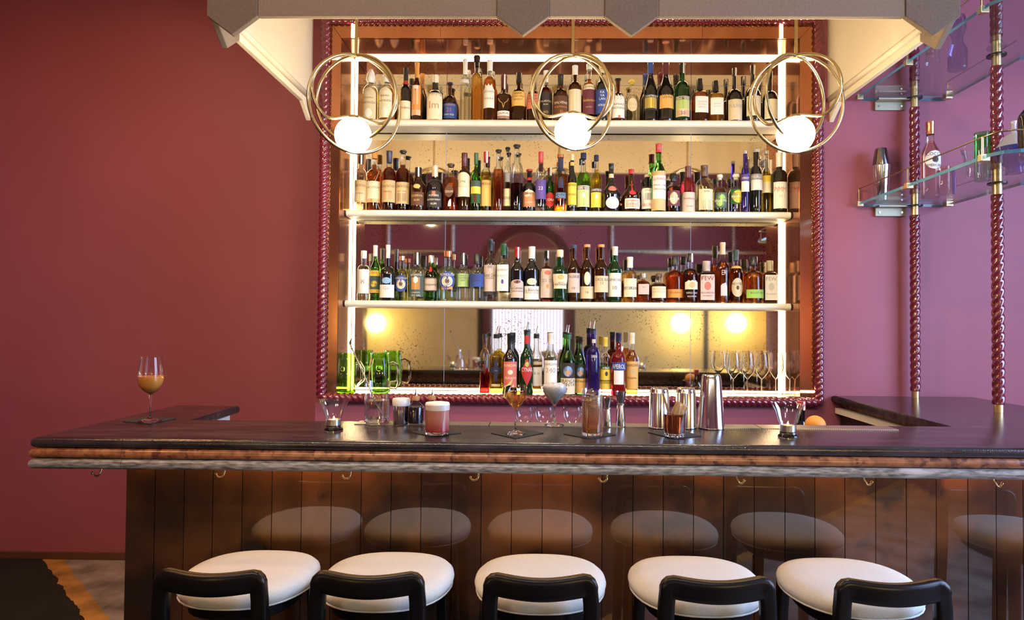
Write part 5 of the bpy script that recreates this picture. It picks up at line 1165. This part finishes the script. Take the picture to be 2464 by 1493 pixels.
# bottle and orange behind the right end
p = P(1928, 966, 2.50)
r, b = make_bottle('bottle', (p.x, 2.50, p.z-.30), .30, .07, 'wine', 'k', None, 0, ('red', .10, 'cap'), [('rect', .3, .6, 'white', 60)])
tag(r, 'dark bottle with red cap standing behind the counter by the tea-light', 'bottle')
p = P(1962, 1024, 2.36); o = link('orange', lathe_me([(.036*math.sin(PI*i/14), -.035*math.cos(PI*i/14)) for i in range(15)], 24), noisy('orange_peel', (.75, .28, .03), (.85, .36, .05), 40, .45, bump=.5, bscale=500), None, 179)
o.location = (p.x, 2.36, p.z); tag(o, 'single orange just showing behind the right end of the counter', 'fruit')
ws = empty('speed_rail', (p.x, 2.38, p.z-.30-.037)); tag(ws, 'low dark work ledge carrying the orange and red-capped bottle', 'work ledge')
link('ledge', box_me(-.2, .12, -.09, .17, .28, .3015), M_DARK, ws); link('bracket', box_me(-.2, .12, -.09, -.08, .18, .279), M_DARK, ws)
zz = P(1928, 966, 2.50).z-.30; ws.location.z = zz-.3017
ped = link('crate', box_me(-.03, .03, -.03, .03, 0, 1), M_DARK) if False else None
o.location.z = max(zz+.0352, p.z)
bx = link('citrus_bowl', lathe_me([(0, 0), (.03, 0), (.045, .02), (.055, o.location.z-zz-.012), (.052, o.location.z-zz-.012), (.04, .022), (0, .006)], 28), M_STEEL, None, 60)
bx.location = (p.x, 2.36, zz+.0002); tag(bx, 'steel bowl under the orange behind the counter', 'bowl')

# ------------------------------------------------------------------ jugs and wine glasses on the niche floor
def jug(px, py, w, ytop, lab, handle):
    Y = YW+.085 if handle else YW+.055
    p = P(px, ytop, Y); h = p.z-NFZ-.0005; R = w/2/SC(Y); t = empty('glass_jug', (p.x, Y, NFZ+.0005)); tag(t, lab, 'jug', 'green glass jugs')
    link('body', lathe_me([(R*.86, .004), (R*.95, h*.10), (R, h*.25), (R, h*.68), (R*.88, h*.80), (R*.86, h*.96), (R*.9, h)], 32, flute=.07, fn=10), thin_glass('green_jug_glass', (.40, .72, .22), 1.2), t, 60)
    link('base', lathe_me([(0, 0), (R*.75, 0), (R*.9, .004), (R*.93, h*.08), (0, h*.09)], 32), M_GGREEN, t, 60)
    link('medallion', move_me(lathe_me([(0, .004), (.009, .003), (.012, 0)], 18), (R*.1, -R*.98, h*.62), Matrix.Rotation(PI/2, 4, 'X')), M_CLEAR, t, 60)
    if handle:
        pts = [(R*.8, 0, h*.72), (R*1.2, 0, h*.76), (R*1.6, 0, h*.70), (R*1.75, 0, h*.55), (R*1.75, 0, h*.25), (R*1.5, 0, h*.12), (R*.9, 0, h*.14)]
    else: pts = [(R*.8, .01, h*.72), (R*1.1, .04, h*.76), (R*1.3, .06, h*.6), (R*1.3, .06, h*.3), (R*.8, .02, h*.14)]
    link('handle', sweep_me(pts, .007, 12), M_CLEAR, t, 60)
jug(830, 943, 58, 850, 'green ribbed glass jug in the left corner of the niche', False)
jug(915, 930, 52, 850, 'green ribbed glass jug with clear handle turned outward', True)
for i, px in enumerate((1765, 1799, 1833, 1867, 1900, 1931)):
    Y = YW+(.085 if i < 5 else .05); p = P(px, 850, Y); h = p.z-NFZ-.0005; R = 17.5/SC(Y); t = empty('wine_glass', (p.x, Y, NFZ+.0005))
    tag(t, 'empty stemmed wine glass on the niche floor, %s from left of six' % ORD[i], 'glass', 'empty wine glasses in the niche')
    link('bowl', lathe_me(shell([(.0032, h*.40), (R*.45, h*.47), (R*.85, h*.56), (R, h*.68), (R*.93, h*.85), (R*.80, h)]), 32), M_CLEAR, t, 60)
    link('stem', lathe_me([(.003, .008), (.0026, h*.25), (.0034, h*.41)], 12), M_CLEAR, t, 60)
    link('foot', lathe_me([(0, 0), (R*.95, 0), (R*.95, .001), (R*.3, .004), (.003, .009)], 32), M_GLASS, t, 60)

# ------------------------------------------------------------------ things on the glass shelves
def on_shelf(name, px, base, top, lab, cat, k=0):
    z = ZSH[k]+.0065; p = G(px, base, z)
    if p.y > YW-.07: p = P(px, base, YW-.07)
    t = empty(name, (p.x, p.y, z)); tag(t, lab, cat); return t, P(px, top, p.y).z-z, SC(p.y)
t, h, s = on_shelf('cocktail_shaker', 2120, 490, 358, 'steel two-piece cocktail shaker on the lower glass shelf', 'cocktail shaker'); R = 20/s
link('tin', lathe_me([(0, 0), (R*.72, 0), (R*.78, .004), (R*1.02, h*.66), (R*1.04, h*.67), (R*.95, h*.675)], 32), M_STEEL, t, 50)
link('upper_tin', lathe_me([(R*.93, h*.62), (R*.95, h*.68), (R*.68, h*.96), (R*.6, h), (0, h)], 32), mat('smoked_steel', (.28, .26, .26), .15, 1), t, 50)
z = ZSH[0]+.0065; p = G(2239, 478, z); q = P(2238, 293, p.y)
r, b = make_bottle('bottle', (p.x, p.y, z), q.z-z, 42/SC(p.y), 'wine', 'c', 'blush', .74, ('copper', .17, 'foil'), [('oval', .36, .60, 'white', 62, [('COCCHI', .555, .06, K), ('AMERICANO', .41, .05, K)]), ('oval', .44, .53, 'ink', 20)])
tag(r, 'rose vermouth bottle with copper capsule on the lower glass shelf', 'bottle')
t, h, s = on_shelf('blown_glass_jug', 2272, 470, 402, 'rose blown-glass jug with violet handle on the lower glass shelf', 'jug'); R = 15/s
link('body', lathe_me([(0, 0), (R*.75, .002), (R, .02), (R, h*.55), (R*.92, h), (R*.88, h)], 32), thin_glass('rose_blown_glass', (.95, .70, .60), 1.2), t, 60)
link('handle', sweep_me([(R*.9, 0, h*.92), (R*1.3, 0, h*.95), (R*1.6, 0, h*.6), (R*1.55, 0, h*.05)], .008, 12), mat('violet_blown_glass', (.14, .09, .60), .05, 0, Transmission_Weight=.5), t, 60)
t, h, s = on_shelf('cut_glass_tumbler', 2344, 425, 355, 'flared cut-glass tumbler on the lower glass shelf', 'glass'); R = 29/s
link('body', lathe_me([(0, 0), (R*.62, 0), (R*.62, .004), (R*.55, h*.25), (R*.72, h*.5), (R, h)], 32, flute=.05, fn=10), M_GLASS, t, 60)
t, h, s = on_shelf('green_glass_vase', 2364, 436, 320, 'tall green glass cylinder by the nearer twisted rod', 'vase'); R = 17/s
link('body', lathe_me([(0, 0), (R*.95, 0), (R, .004), (R, h)], 32), thin_glass('green_vase_glass', (.30, .74, .30), 1.2), t, 60)
link('base', lathe_me([(0, .001), (R*.9, .001), (R*.9, .012), (0, .012)], 32), M_GGREEN, t, 60)
t, h, s = on_shelf('blue_decanter', 2440, 418, 292, 'round blue and white ribbed decanter at the right edge', 'decanter'); R = 41/s
link('body', lathe_me([(0, 0), (R*.45, 0), (R*.40, h*.12), (R*.9, h*.24), (R, h*.40), (R*.92, h*.50)], 40), mat('cobalt_glass', (.05, .07, .42), .05, 0, Transmission_Weight=.5), t, 60)
link('shoulder', lathe_me([(R*.92, h*.50), (R*.55, h*.70), (R*.14, h*.78), (R*.12, h*.92), (R*.17, h)], 40, flute=.04, fn=24), mat('white_ribbed_glass', (.75, .76, .82), .15, 0, Transmission_Weight=.4), t, 60)
p = G(2486, 384, z); q = P(2486, 205, p.y)
r, b = make_bottle('bottle', (p.x, p.y, z), q.z-z, 60/SC(p.y), 'wine', 'k', None, 0, ('ochre', .10, 'foil'), [('rect', .72, .84, 'gold', 80), ('rect', .1, .4, 'cream', 60)])
tag(r, 'black wine bottle with gold neck label at the right edge', 'bottle')
t, h, s = on_shelf('glass_beaker', 2243, 152, 100, 'clear flared beaker on the upper glass shelf', 'glass', 1); R = 17/s; h = max(h, .10)
link('body', lathe_me([(0, 0), (R*.95, 0), (R*.9, .01), (R*.75, h*.3), (R*1.1, h)], 28), M_GLASS, t, 60)
t, h, s = on_shelf('violet_vase', 2304, 168, 40, 'violet ribbed glass vase on the upper glass shelf', 'vase', 1); R = 21/s; h = max(h, .2)
link('body', lathe_me([(0, 0), (R*.95, 0), (R, .006), (R, h*.36), (R*.6, h*.50), (R*.55, h*.6), (R*.95, h*.75), (R*.8, h)], 32, flute=.06, fn=14), thin_glass('violet_vase_glass', (.62, .58, .82), 1.2), t, 60)
